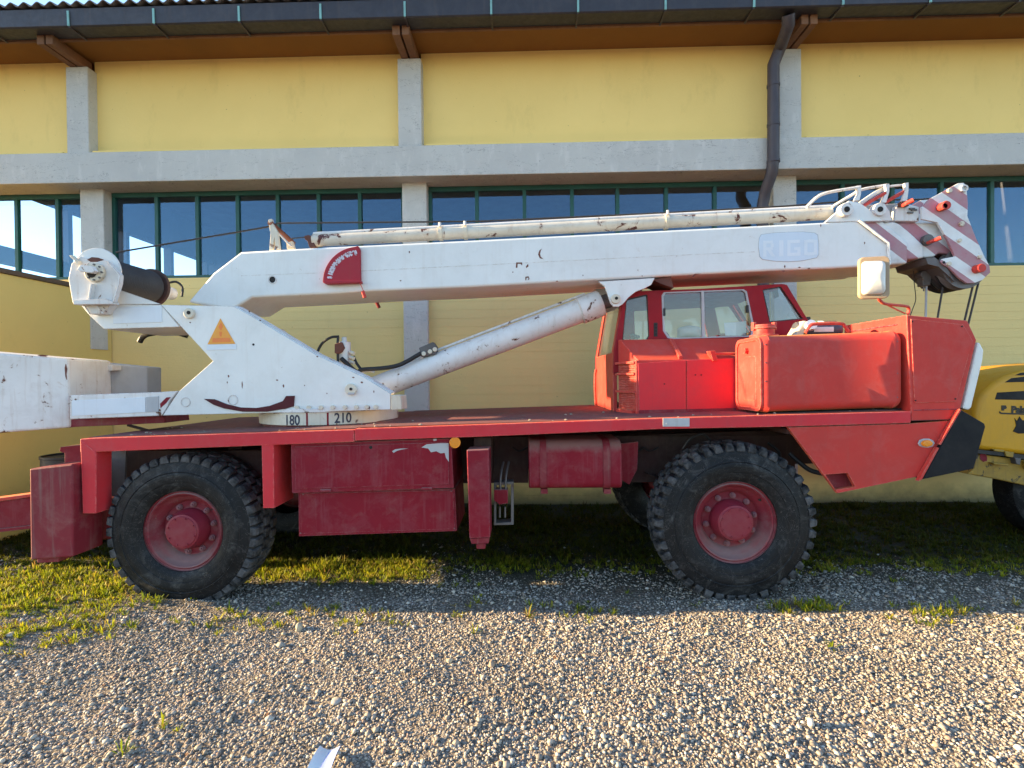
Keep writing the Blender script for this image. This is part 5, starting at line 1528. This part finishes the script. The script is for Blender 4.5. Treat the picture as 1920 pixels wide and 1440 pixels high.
# wedge socket and hoist ropes running down behind the nose
ws = plate('rope_socket', [(1735, 495), (1750, 493), (1748, 506), (1752, 518), (1747, 520), (1745, 535), (1731, 536), (1730, 520), (1726, 518), (1728, 510), (1736, 506)], 5.12, 5.20, m_mech, head, 0.008)
tube('rope_tail', [at(1737, 533, 5.15), at(1733, 706, 5.10)], 0.010, m_galv, ws, 8)
tube('socket_pin', [at(1732, 532, 5.14), at(1732, 546, 5.14)], 0.007, m_mech, ws, 6)
def rope(a_, b_, r=0.008): return tube('hoist_rope', [a_, b_], r, m_rope, crane, 8)
rope(at(1771, 520, 5.10), at(1738, 712, 5.06), 0.009)
rope(at(1826, 528, 5.02), at(1782, 712, 5.04), 0.009)
rope(at(1836, 524, 5.02), at(1790, 712, 5.04), 0.009)
hb = plate('hook_block', [(1728, 712), (1760, 700), (1796, 708), (1798, 740), (1770, 756), (1738, 748)], 5.00, 5.12, m_red, crane, 0.012)
tube('crane_hook', smooth_path([at(1766, 752, 5.06), at(1768, 768, 5.06), at(1760, 776, 5.06), at(1750, 770, 5.06)], 4), 0.022, m_mech, hb, 10)
tube('signal_wire', smooth_path([at(1713, 507, 5.2), at(1714, 530, 5.2), at(1717, 560, 5.15), at(1711, 580, 5.0), at(1705, 596, 4.8)], 5), 0.004, m_black, crane, 6)
# rope along the boom top
wp = [at(217, 473.5, 4.62), at(502, 425.5, 5.02), at(522, 418.5, 5.03), at(900, 415, 5.12), at(1250, 399, 5.12), at(1480, 386, 5.12), at(1600, 376, 5.12), at(1725, 374, 5.12), at(1750, 372, 5.12)]
tube('hoist_rope', wp, 0.0085, m_rope, crane, 8)
tube('return_rope', [at(545, 447, 5.18), at(900, 419.5, 5.18), at(1440, 389, 5.18)], 0.006, m_rope, crane, 6)

# ---- lift cylinder and its lug
lug = plate('cylinder_lug', [(1122, 528), (1228, 521), (1221, 534), (1208, 541), (1192, 547), (1178, 558), (1168, 570), (1160, 575), (1151, 575), (1145, 568), (1140, 553), (1134, 537)], YB0 - 0.006, YB0 + 0.03, m_white, boom, 0.004)
bm = bmesh.new()
b_poly(bm, [at(x, y, YB0) + Vector((0, .42, 0)) for x, y in ((1126, 527), (1227, 522), (1221, 534), (1192, 547), (1167, 570), (1152, 575), (1145, 567), (1134, 537))], Vector((0, .035, 0)))
finish('lug_far_plate', bm, m_white, lug)
plate('lug_gusset', [(1222, 524), (1258, 519), (1263, 540), (1240, 532)], YB0 + 0.035, YB0 + 0.40, m_roller, lug)
pn = disc('pivot_pin', 1155, 560, 9, YB0 - 0.03, YB0 + 0.01, m_cream, lug, 20, 0.005)
disc('pin_centre', 1156, 559, 3, YB0 - 0.036, YB0 - 0.029, m_dark, pn, 10)
YL = 5.16
q0, q1 = at(690, 733, YL), at(1103, 577, YL)
lc = tube('lift_cylinder', [q0, q1], 0.122, m_white_old, crane, 40)
q2 = at(1136, 567.5, YL)
dq = (q1 - q0).normalized()
tube('cylinder_gland', [q1 - dq * 0.10, q1 - dq * 0.09, q1 + dq * 0.11, q1 + dq * 0.14], [0.124, 0.138, 0.138, 0.128], m_white_old, lc, 40)
tube('piston_rod', [q1 + dq * 0.13, at(1155, 560, YL)], 0.075, m_mech, lc, 24)
nq = Vector((-dq.z, 0, dq.x))
tube('oil_pipe', [q0 + dq * 0.68 + nq * 0.142, q1 + dq * 0.02 + nq * 0.146], 0.013, m_white_old, lc, 8)
vb = plate('valve_block', [(785, 652), (812, 641), (818, 650), (818, 664), (790, 670)], YL - 0.10, YL + 0.02, m_mech, lc, 0.008)
for x, y in ((794, 663), (806, 659), (815, 655)):
    disc('fitting', x, y, 4.2, YL - 0.125, YL - 0.09, m_cream, vb, 12, 0.003)
tube('hydraulic_hose', smooth_path([at(640, 672, 5.05), at(668, 697, 5.02), at(680, 693, 5.02), at(720, 690, 5.02), at(752, 683, 5.03), at(790, 662, 5.05)], 6), 0.022, m_black, crane, 10)
tube('hydraulic_hose', smooth_path([at(594, 662, 5.05), at(604, 644, 5.05), at(620, 633, 5.05), at(636, 631, 5.08)], 6), 0.014, m_black, crane, 8)
tube('hydraulic_hose', smooth_path([at(634, 632, 5.06), at(633, 650, 5.05), at(634, 682, 5.04)], 5), 0.014, m_black, crane, 8)
tube('hydraulic_hose', smooth_path([at(663, 668, 5.1), at(668, 680, 5.08), at(678, 694, 5.05)], 5), 0.014, m_black, crane, 8)
bm = bmesh.new()
s0 = at(646, 700, 5.12); s1 = at(646, 641, 5.12); s2 = at(645, 632, 5.12)
b_tube(bm, [s0, s1], 0.062, 20); b_tube(bm, [s1, s2], 0.026, 12)
rj = finish('rotary_joint', bm, m_white_old, crane, 0.004, smooth='auto')
plate('joint_bracket', [(627, 645), (640, 641), (645, 652), (640, 660), (632, 664), (627, 662)], 5.02, 5.06, m_roller, rj, 0.006)
for k in range(3):
    y_ = 660 + k * 9
    tube('joint_port', [at(656, y_, 5.08), at(664, y_ + 3, 5.06)], 0.018, m_cream, rj, 10)
rod([(672, 700), (690, 695), (702, 698)], 5.1, 0.012, m_white_old, crane, 'oil_pipe')

# ---- winch and its platform behind the mast
wpf = plate('winch_platform', [(150, 571), (215, 570.5), (302, 571.5), (337, 613), (195, 617), (168, 592)], YM + 0.008, YM + 0.75, m_white, crane, 0.005)
plate('name_plate', [(212, 577), (303, 574), (303.5, 604), (212, 607)], YM + 0.003, YM + 0.009, m_plate, wpf, 0.002)
tube('loose_hose', smooth_path([at(262, 641, 5.05), at(268, 632, 5.05), at(282, 626, 5.15), at(320, 622, 5.25), at(352, 630, 5.3)], 5), 0.026, m_black, wpf, 10)
YW = 4.40
wf = disc('winch_flange', 180, 512, 48, YW + 0.03, YW + 0.05, m_white, crane, 48, 0.004)
wpl = plate('winch_side_plate', [(128, 523), (134, 494), (150, 481), (176, 487), (199, 489), (222, 513), (222, 530), (210, 566), (136, 568)], YW - 0.01, YW + 0.02, m_white_old, wf, 0.005)
plate('plate_rib', [(199, 489), (203, 490), (225, 515), (224, 531), (213, 567), (209, 567), (220, 531), (220, 516)], YW - 0.05, YW - 0.008, m_white_old, wf, 0.002)
plate('base_rib', [(136, 563), (198, 560), (210, 565), (210, 570), (138, 571)], YW - 0.06, YW + 0.02, m_white_old, wf, 0.003)
plate('support_rib', [(169, 532), (173, 532), (168, 563), (164, 563)], YW - 0.05, YW - 0.008, m_white_old, wf, 0.002)
plate('under_bracket', [(154, 571), (208, 570), (194, 588), (168, 589)], YW + 0.02, YW + 0.16, m_white_old, wf, 0.004)
for (a_, b_) in (((157, 572), (168, 588)), ((180, 571), (193, 588))):
    tube('bracket_rod', [at(*a_, YW), at(*b_, YW)], 0.008, m_white_old, wf, 6)
bs = disc('bearing', 175, 510, 18.5, YW - 0.045, YW - 0.008, m_cream, wf, 28, 0.006)
disc('bearing_cup', 171, 512, 8.5, YW - 0.052, YW - 0.044, m_dark, bs, 18)
for k in range(8):
    t_ = 2 * math.pi * k / 8
    disc('bearing_bolt', 175 + 14.3 * math.cos(t_), 510 + 14.3 * math.sin(t_), 1.8, YW - 0.056, YW - 0.043, m_mech, bs, 8)
plate('locking_arm', [(143, 506), (150, 496), (172, 499), (178, 508), (172, 512), (150, 509)], YW - 0.10, YW - 0.055, m_white_old, bs, 0.005)
plate('pawl', [(129, 479), (134, 478), (142, 487), (146, 488), (146, 497), (143, 496), (139, 489)], YW - 0.06, YW - 0.02, m_cream, wf, 0.003)
plate('slot', [(163, 487), (172, 482), (184, 483), (195, 487), (182, 491), (170, 491)], YW - 0.0125, YW - 0.0095, m_roller, wf)
wc_ = at(180, 514, YW)
prof = [(0.0, YW + .05), (0.150, YW + .05), (0.150, YW + .09)]
yy = YW + .09
while yy < YW + 0.60:
    prof += [(0.164, yy + .004), (0.168, yy + .010), (0.164, yy + .016), (0.160, yy + .020)]
    yy += 0.020
prof += [(0.15, yy), (0.15, yy + .02), (0, yy + .02)]
lathe('rope_drum', prof, wc_.x + 0.01, wc_.z - 0.005, m_rope, wf, 44)
lathe('winch_far_flange', [(0, yy + .02), (0.19, yy + .02), (0.195, yy + .03), (0.195, yy + .05), (0, yy + .05)], wc_.x + 0.01, wc_.z - 0.005, m_under, wf, 40)
lathe('winch_motor', [(0.10, yy + .05), (0.105, yy + .15), (0.07, yy + .17), (0.065, yy + .30), (0.04, yy + .31), (0, yy + .31)], wc_.x + 0.04, wc_.z - 0.02, m_white_old, wf, 24)
tube('hydraulic_hose', smooth_path([at(305, 537, 5.6), at(318, 530, 5.6), at(332, 529, 5.62), at(342, 540, 5.62), at(341, 556, 5.6)], 5), 0.013, m_black, wf, 8)
plate('drum_tray', [(215, 547), (222, 543), (300, 570), (213, 571)], YW + 0.10, YW + 0.12, m_white, wf)

# ---- counterweight behind the mast
bm = bmesh.new()
P = [at(-160, 649, 4.2), at(127, 672.5, 4.62), at(130, 802, 4.62), at(-160, 824, 4.2)]
b_poly(bm, P, Vector((0, 0.5, 0)))
cw = finish('counterweight', bm, m_white_old, crane, 0.02)
bm = bmesh.new()
P = [at(126, 674, 4.90), at(276, 688, 5.40), at(276, 737, 5.40), at(126, 790, 4.90)]
b_poly(bm, P, Vector((0.0, 0.22, 0)))
finish('counterweight_block', bm, m_galv, cw, 0.012)
for x, y in ((131, 680), (197, 690)):
    plate('lifting_pocket', [(x - 6, y - 6), (x + 12, y - 5), (x + 12, y + 5), (x - 6, y + 5)], 4.86 if x < 150 else 5.07, 4.94 if x < 150 else 5.2, m_white_old, cw, 0.004)
arm_ = plate('counterweight_arm', [(130, 741), (300, 735), (334, 733), (318, 752), (305, 779.5), (131, 786)], YM + 0.01, YM + 0.10, m_white_old, crane, 0.006)
plate('arm_panel', [(134, 751), (272, 745), (272, 773), (135, 780)], YM + 0.004, YM + 0.011, m_plate, arm_, 0.002)
plate('arm_panel', [(274, 744.5), (297, 743), (297, 772), (274, 773)], YM + 0.004, YM + 0.011, m_galv, arm_, 0.002)
plate('red_mark', [(300, 757), (312, 745), (320, 744.5), (312, 755), (301, 765)], YM + 0.007, YM + 0.0105, m_maroon, arm_)
plate('rusty_under_beam', [(130, 787), (306, 780), (308, 793), (200, 798), (132, 801)], YM + 0.14, YM + 0.5, m_rusty, arm_, 0.006)
tube('spring_hose', smooth_path([at(240, 797, 5.2), at(262, 803, 5.2), at(285, 809, 5.2), at(303, 811, 5.2)], 4), 0.016, m_black, arm_, 8)
# ---- running gear seen in the dark under the deck
for wx_, zc in ((cR.x, cR.z), (cF.x, cF.z)):
    bm = bmesh.new()
    bmesh.ops.create_uvsphere(bm, u_segments=20, v_segments=12, radius=0.21)
    for v in bm.verts: v.co = Vector((wx_ + v.co.x, 5.28 + v.co.y * 0.8, zc + v.co.z))
    finish('differential', bm, m_under, crane, smooth=True)
    for k in range(5):
        l_ = 0.62 - 0.10 * k
        bm = bmesh.new()
        pts_ = [Vector((wx_ + l_ * t_, 4.74, zc + 0.16 - 0.016 * k + 0.16 * abs(t_) ** 2)) for t_ in (-1, -.6, -.3, 0, .3, .6, 1)]
        for p, q in zip(pts_, pts_[1:]):
            h_ = Vector((0, 0, 0.006)); w_ = Vector((0, 0.07, 0))
            b_hex(bm, [p - h_, q - h_, q - h_ + w_, p - h_ + w_, p + h_, q + h_, q + h_ + w_, p + h_ + w_])
        finish('leaf_spring', bm, m_under, crane)
tube('brake_hose', smooth_path([at(1440, 830, 4.62), at(1462, 850, 4.58), at(1455, 880, 4.6)], 5), 0.012, m_black, crane, 8)
for px_b in (1205, 1180, 1030, 960):
    tube('brake_line', smooth_path([at(px_b, 838, 4.7), at(px_b + 14, 846, 4.72), at(px_b + 30, 838, 4.74)], 4), 0.008, m_black, crane, 6)
# panel seams, hinges and edge fittings on the red bodywork
for a_, b_ in (((1710, 788.8), (1787, 786.5)), ((1480, 800.2), (1706, 793.6))):
    p, q = at(*a_, 4.130), at(*b_, 4.130)
    bm = bmesh.new(); h_ = Vector((0, 0, 0.0022)); w_ = Vector((0, 0.006, 0))
    b_hex(bm, [p - h_, q - h_, q - h_ + w_, p - h_ + w_, p + h_, q + h_, q + h_ + w_, p + h_ + w_])
    finish('panel_seam', bm, m_under, nose)
for px_h in (600, 790):
    for y_ in (919.5,):
        plate('locker_hinge', rect(px_h, y_ - 1.5 - (px_h - 600) * .018, px_h + 20, y_ + 2.5 - (px_h - 600) * .018), 4.155, 4.172, m_maroon, lk, 0.004)
for x, y in ((563, 1000), (852, 991), (568, 927), (846, 921)):
    disc('locker_rivet', x, y, 1.6, 4.218, 4.226, m_fleck, lk2, 8)
for x, y in ((1436, 646), (1436, 680), (1436, 715), (1683, 640), (1683, 700), (1683, 745)):
    disc('weld_spot', x, y, 1.4, 4.154, 4.162, m_fleck, ft, 8)
# rust-eaten spots on the counterweight face
cwP = [at(-160, 649, 4.2), at(127, 672.5, 4.62)]
def cw_y(px): return 4.2 + (px + 160) / 287.0 * 0.42
for (x, y, w_, h_) in ((4, 722, 10, 6), (34, 737, 5, 9), (44, 744, 8, 4), (92, 729, 7, 5), (96, 760, 12, 7), (82, 770, 6, 8), (52, 768, 9, 4), (32, 700, 4, 6), (88, 708, 3, 3), (116, 784, 9, 12), (122, 690, 4, 22), (70, 666, 22, 3), (100, 756, 10, 3), (20, 790, 14, 3), (60, 752, 4, 3)):
    yq = cw_y(x + w_ / 2)
    pl = [(x, y), (x + w_ * .45, y - h_ * .35), (x + w_, y + h_ * .1), (x + w_ * .7, y + h_ * .5), (x + w_ * .9, y + h_), (x + w_ * .3, y + h_ * .7)]
    bm = bmesh.new()
    P_ = [at(px_q, py_q, cw_y(px_q)) + Vector((0, -0.0045, 0)) for px_q, py_q in pl]
    b_poly(bm, P_, Vector((0, 0.006, 0)))
    finish('rust_spot', bm, m_roller, cw)
for x, y, w_, h_ in ((427, 704, 3, 4), (453, 718, 2, 11), (517, 712, 5, 2), (530, 722, 3, 5), (570, 722, 2, 2), (593, 668, 4, 2), (612, 737, 2, 2), (660, 707, 5, 2), (676, 716, 5, 3), (700, 733, 2, 4), (355, 604, 3, 2), (486, 600, 4, 2), (466, 583, 3, 3), (425, 716, 2, 3), (540, 770, 9, 4), (690, 762, 4, 6)):
    plate('paint_chip', [(x, y), (x + w_ * .5, y - h_ * .3), (x + w_, y + h_ * .3), (x + w_ * .6, y + h_), (x + w_ * .1, y + h_ * .6)], YM - 0.0016, YM + 0.0003, m_roller, mast)

# ------------------------------------------------------------------ jerrycan on the fuel tank
m_can = paint('dark_plastic_canister', (0.05, 0.055, 0.075), (0.045, 0.05, 0.065), 0.45, None, dirt=(0.2, 0.2, 0.2), dirt_a=0.25, streak=0.0)
m_can2 = paint('beige_plastic_canister', (0.52, 0.46, 0.36), (0.46, 0.40, 0.31), 0.5, None, dirt=(0.3, 0.25, 0.18), dirt_a=0.35, streak=0.0)
jb = at(1530, 617, 4.50)
can = empty('plastic_canister', (jb.x, 4.52, tl.z + 0.0), 'dark plastic canister with white labels lying on top of the orange red fuel tank', 'canister')
ztop = tl.z - 0.004
ca, cb_ = at(1492, 600, 4.5), at(1578, 603, 4.5)
cz = ztop + 0.075
lathe_pts = [(0.0, 0.03), (0.01, 0.07), (0.06, 0.082), (0.25, 0.082), (0.27, 0.078), (0.29, 0.082), (0.36, 0.080), (0.395, 0.06), (0.41, 0.03)]
bm = bmesh.new()
b_tube(bm, [Vector((ca.x + s_, 4.53, cz)) for s_, r_ in lathe_pts], [r_ for s_, r_ in lathe_pts], 22)
finish('canister_body', bm, m_can, can, smooth='auto')
bm = bmesh.new()
b_poly(bm, [Vector((x, 4.44, zz)) for x, zz in ((ca.x - .055, ztop + .004), (ca.x + .0, ztop + .09), (ca.x + .035, ztop + .155), (ca.x + .075, ztop + .15), (ca.x + .06, ztop + .09), (ca.x + .03, ztop + .004))], Vector((0, .16, 0)))
finish('canister_handle', bm, m_can2, can, 0.016, seg=3)
tube('canister_lid', [(ca.x + .085, 4.44, ztop + .10), (ca.x + .085, 4.40, ztop + .115)], 0.045, m_plate, can, 20)
for (s0, s1, a0, a1) in ((0.13, 0.24, 100, 150), (0.13, 0.30, 165, 195), (0.12, 0.15, 100, 150)):
    bm = bmesh.new()
    col_ = []
    for k in range(7):
        an = math.radians(a0 + (a1 - a0) * k / 6)
        col_.append([bm.verts.new((ca.x + s, 4.53 + 0.0835 * math.cos(an), cz + 0.0835 * math.sin(an))) for s in (s0, s1)])
    for A, B in zip(col_, col_[1:]): bm.faces.new((A[0], A[1], B[1], B[0]))
    finish('canister_label', bm, m_paper, can)
bm = bmesh.new()
col_ = []
for k in range(5):
    an = math.radians(104 + 40 * k / 4)
    col_.append([bm.verts.new((ca.x + s, 4.53 + 0.0840 * math.cos(an), cz + 0.0840 * math.sin(an))) for s in (0.165, 0.185)])
for A, B in zip(col_, col_[1:]): bm.faces.new((A[0], A[1], B[1], B[0]))
finish('label_stripe', bm, paint('green_label_ink', (0.15, 0.32, 0.10), (0.15, 0.3, 0.1), 0.6, None, dirt_a=0, streak=0), can)

# ------------------------------------------------------------------ yellow machine at the right
yb0 = at(1860, 980, 6.0)
mach = empty('yellow_machine', (yb0.x + 0.6, 6.1, 0), 'yellow construction machine with dark vents, cut by the right edge of the photo', 'machine')
YY = 5.62
body_pix = [(1829, 775), (1836, 752), (1848, 733), (1866, 717), (1890, 703), (1920, 694), (1980, 684), (2080, 676), (2200, 674), (2200, 870), (1920, 853), (1880, 848), (1832, 843)]
bd_ = plate('body', body_pix, YY, YY + 1.1, m_yellow, mach, 0.05, smooth='auto', seg=4)
plate('vent', [(1866, 749), (1870, 736), (1920, 733), (2000, 730), (2000, 747), (1920, 750)], YY - 0.004, YY + 0.01, m_dark, bd_, 0.003)
plate('vent', [(1884, 717), (1897, 709), (1930, 705), (2000, 702), (2000, 712), (1930, 716)], YY - 0.004, YY + 0.01, m_dark, bd_, 0.003)
plate('vent', [(1905, 703.5), (1915, 699), (1960, 696), (1960, 701), (1915, 704)], YY - 0.004, YY + 0.01, m_dark, bd_, 0.002)
lg = text_on('lettering', 'Pala', 1910, 768.5, 11.5, YY - 0.0035, m_blackink, bd_, 1.0, 0.007, -0.02)
plate('emblem', [(1878, 760), (1886, 760), (1888, 764), (1886, 767), (1883, 767), (1883, 770), (1878, 770)], YY - 0.004, YY - 0.001, m_blackink, bd_)
plate('underline', [(1874, 771), (1878, 773.5), (1940, 776), (1940, 778.5), (1877, 776.5), (1874, 774)], YY - 0.004, YY - 0.001, m_blackink, bd_)
plate('damaged_opening', [(1903, 784), (1907, 790), (1912, 781), (1917, 788), (1935, 790), (1935, 812), (1910, 813), (1900, 809), (1906, 798)], YY - 0.005, YY + 0.002, m_dark, bd_)
plate('rubber_band', [(1833, 843), (1880, 848), (1920, 853), (2200, 871), (2200, 881), (1920, 861), (1880, 855), (1833, 850)], YY - 0.015, YY + 1.0, m_black, mach)
lw = plate('lower_frame', [(1830, 851), (1880, 857), (1920, 863), (2200, 884), (2200, 930), (1920, 910), (1870, 899), (1815, 889), (1826, 879)], YY + 0.03, YY + 1.0, m_yellowdirty, mach, 0.012)
c = at(1842, 854, YY + .03)
plate('frame_hole', [(1838, 848), (1846, 848), (1851, 857), (1851, 864), (1844, 866), (1838, 860)], YY + 0.024, YY + 0.031, m_maroon, lw)
for x, y, w_, h_ in ((1862, 842, 22, 6), (1884, 846, 18, 12), (1903, 858, 12, 14), (1862, 868, 30, 5), (1925, 866, 30, 16)):
    plate('linkage', [(x, y), (x + w_, y + 2), (x + w_ - 2, y + h_), (x + 3, y + h_ - 2)], YY - 0.03, YY + 0.04, m_yellowdirty if x != 1903 else m_mech, lw, 0.006)
wcx = at(1992, 935, 5.75)
lathe('wheel', [(0.15, 5.72), (0.20, 5.70), (0.40, 5.69), (0.50, 5.70), (0.56, 5.73), (0.58, 5.78), (0.58, 5.96), (0.5, 5.99), (0.15, 5.97), (0, 5.97)], wcx.x, 0.57, m_rubber, mach, 48)
lathe('wheel_rim', [(0.0, 5.75), (0.1, 5.75), (0.14, 5.73), (0.19, 5.705), (0.205, 5.70)], wcx.x, 0.57, m_yellowdirty, mach, 32)

# ------------------------------------------------------------------ red beam and black drum behind the rear outrigger
rbm = empty('red_steel_beam', (-5.2, 5.2, 0), 'dark red steel beam lying low behind the rear outrigger at the left edge', 'beam')
plate('beam_web', [(-200, 968), (60, 932), (60, 984), (-200, 1012)], 4.98, 5.02, m_maroon, rbm)
plate('beam_flange', [(-200, 960), (60, 925.5), (60, 931.5), (-200, 967.5)], 4.96, 5.12, m_red, rbm, 0.003)
plate('beam_flange', [(-200, 1013), (60, 985), (60, 991), (-200, 1021)], 4.97, 5.10, m_maroon, rbm, 0.003)
bx_ = at(100, 860, 5.5)
bm = bmesh.new()
zt_ = at(100, 854, 5.5).z
R0 = 0.29
cx_, cy_ = at(76, 860, 5.5).x + R0, 5.6
prof = [(R0 * .96, 0.0), (R0 * .98, 0.3), (R0, 0.32), (R0 * .98, 0.34), (R0 * .98, 0.68), (R0, 0.70), (R0 * .98, 0.72), (R0 * .98, zt_ - .03), (R0 * 1.01, zt_ - .025), (R0 * 1.01, zt_), (R0 * .95, zt_), (R0 * .95, zt_ - .02), (0.0, zt_ - .02)]
rings = []
for r_, z_ in prof:
    rings.append([bm.verts.new((cx_ + r_ * math.cos(2 * math.pi * k / 32), cy_ + r_ * math.sin(2 * math.pi * k / 32), z_)) for k in range(32)] if r_ > 0 else [bm.verts.new((cx_, cy_, z_))])
for A, B in zip(rings, rings[1:]):
    for k in range(32):
        if len(B) == 1: bm.faces.new((A[k], A[(k + 1) % 32], B[0]))
        else: bm.faces.new((A[k], A[(k + 1) % 32], B[(k + 1) % 32], B[k]))
bm.faces.new(rings[0][::-1])
tag(finish('steel_drum', bm, m_black, None, smooth='auto'), 'black steel drum standing behind the rear of the crane by the yellow wall', 'drum')

# ------------------------------------------------------------------ white and blue strip lying at the bottom edge
def strip_mat():
    M = Mat('white_and_blue_webbing')
    tc_ = M.n('ShaderNodeTexCoord'); sx = M.n('ShaderNodeSeparateXYZ'); M.link(tc_.outputs['Object'], sx.inputs[0])
    f = M.math('GREATER_THAN', sx.outputs['X'], -0.004)
    col = M.mix(f, (0.78, 0.77, 0.74), (0.28, 0.36, 0.66))
    M.bump(M.noise(180, 3), 0.3, 0.003)
    return M.done(col, 0.8)
x0, y0 = gnd(612, 1440)
bm = bmesh.new()
rows = []
for k in range(10):
    s = k / 9
    yy_ = y0 - 0.16 + 0.245 * s
    z_ = float(hz(x0, yy_)) + 0.028 + 0.02 * math.sin(s * 3.0) - 0.004 * s
    w = 0.058 * (1 - 0.12 * s)
    rows.append([bm.verts.new((x0 + u * w - 0.018 * s, yy_ + 0.01 * u * u, z_ + 0.014 * abs(u) ** 2)) for u in (-1, -.6, -.2, .2, .6, 1)])
for A, B in zip(rows, rows[1:]):
    for k in range(5): bm.faces.new((A[k], A[k + 1], B[k + 1], B[k]))
g_ = bmesh.ops.extrude_face_region(bm, geom=list(bm.faces))
for e_ in g_['geom']:
    if isinstance(e_, bmesh.types.BMVert): e_.co.z -= 0.004
tag(finish('cloth_strip', bm, strip_mat(), None, smooth='auto'), 'white and blue woven strip lying on the gravel at the bottom edge', 'strip')

# a few dry leaves and bits blown onto the gravel
bm = bmesh.new()
for i in range(70):
    lx_, ly_ = random.uniform(-4.2, 4.2), random.uniform(2.3, 4.6)
    s_ = random.uniform(0.008, 0.02); a_ = random.uniform(0, 6.28)
    z_ = float(hz(lx_, ly_)) + random.uniform(0.014, 0.024)
    ca_, sa_ = math.cos(a_), math.sin(a_)
    pts_ = [(-1, 0, 0), (-.3, .5, .25), (.5, .4, .2), (1, 0, .1), (.4, -.45, .3), (-.3, -.5, .2)]
    vs_ = [bm.verts.new((lx_ + s_ * (x * ca_ - y * sa_), ly_ + s_ * (x * sa_ + y * ca_), z_ + s_ * zq)) for x, y, zq in pts_]
    bm.faces.new(vs_)
tag(finish('leaf_litter', bm, paint('dry_leaf', (0.24, 0.11, 0.045), (0.15, 0.075, 0.035), 0.8, None, dirt_a=0.4, streak=0), None, normals=False), 'scattered dry brown leaf bits on the gravel', None, kind='stuff')
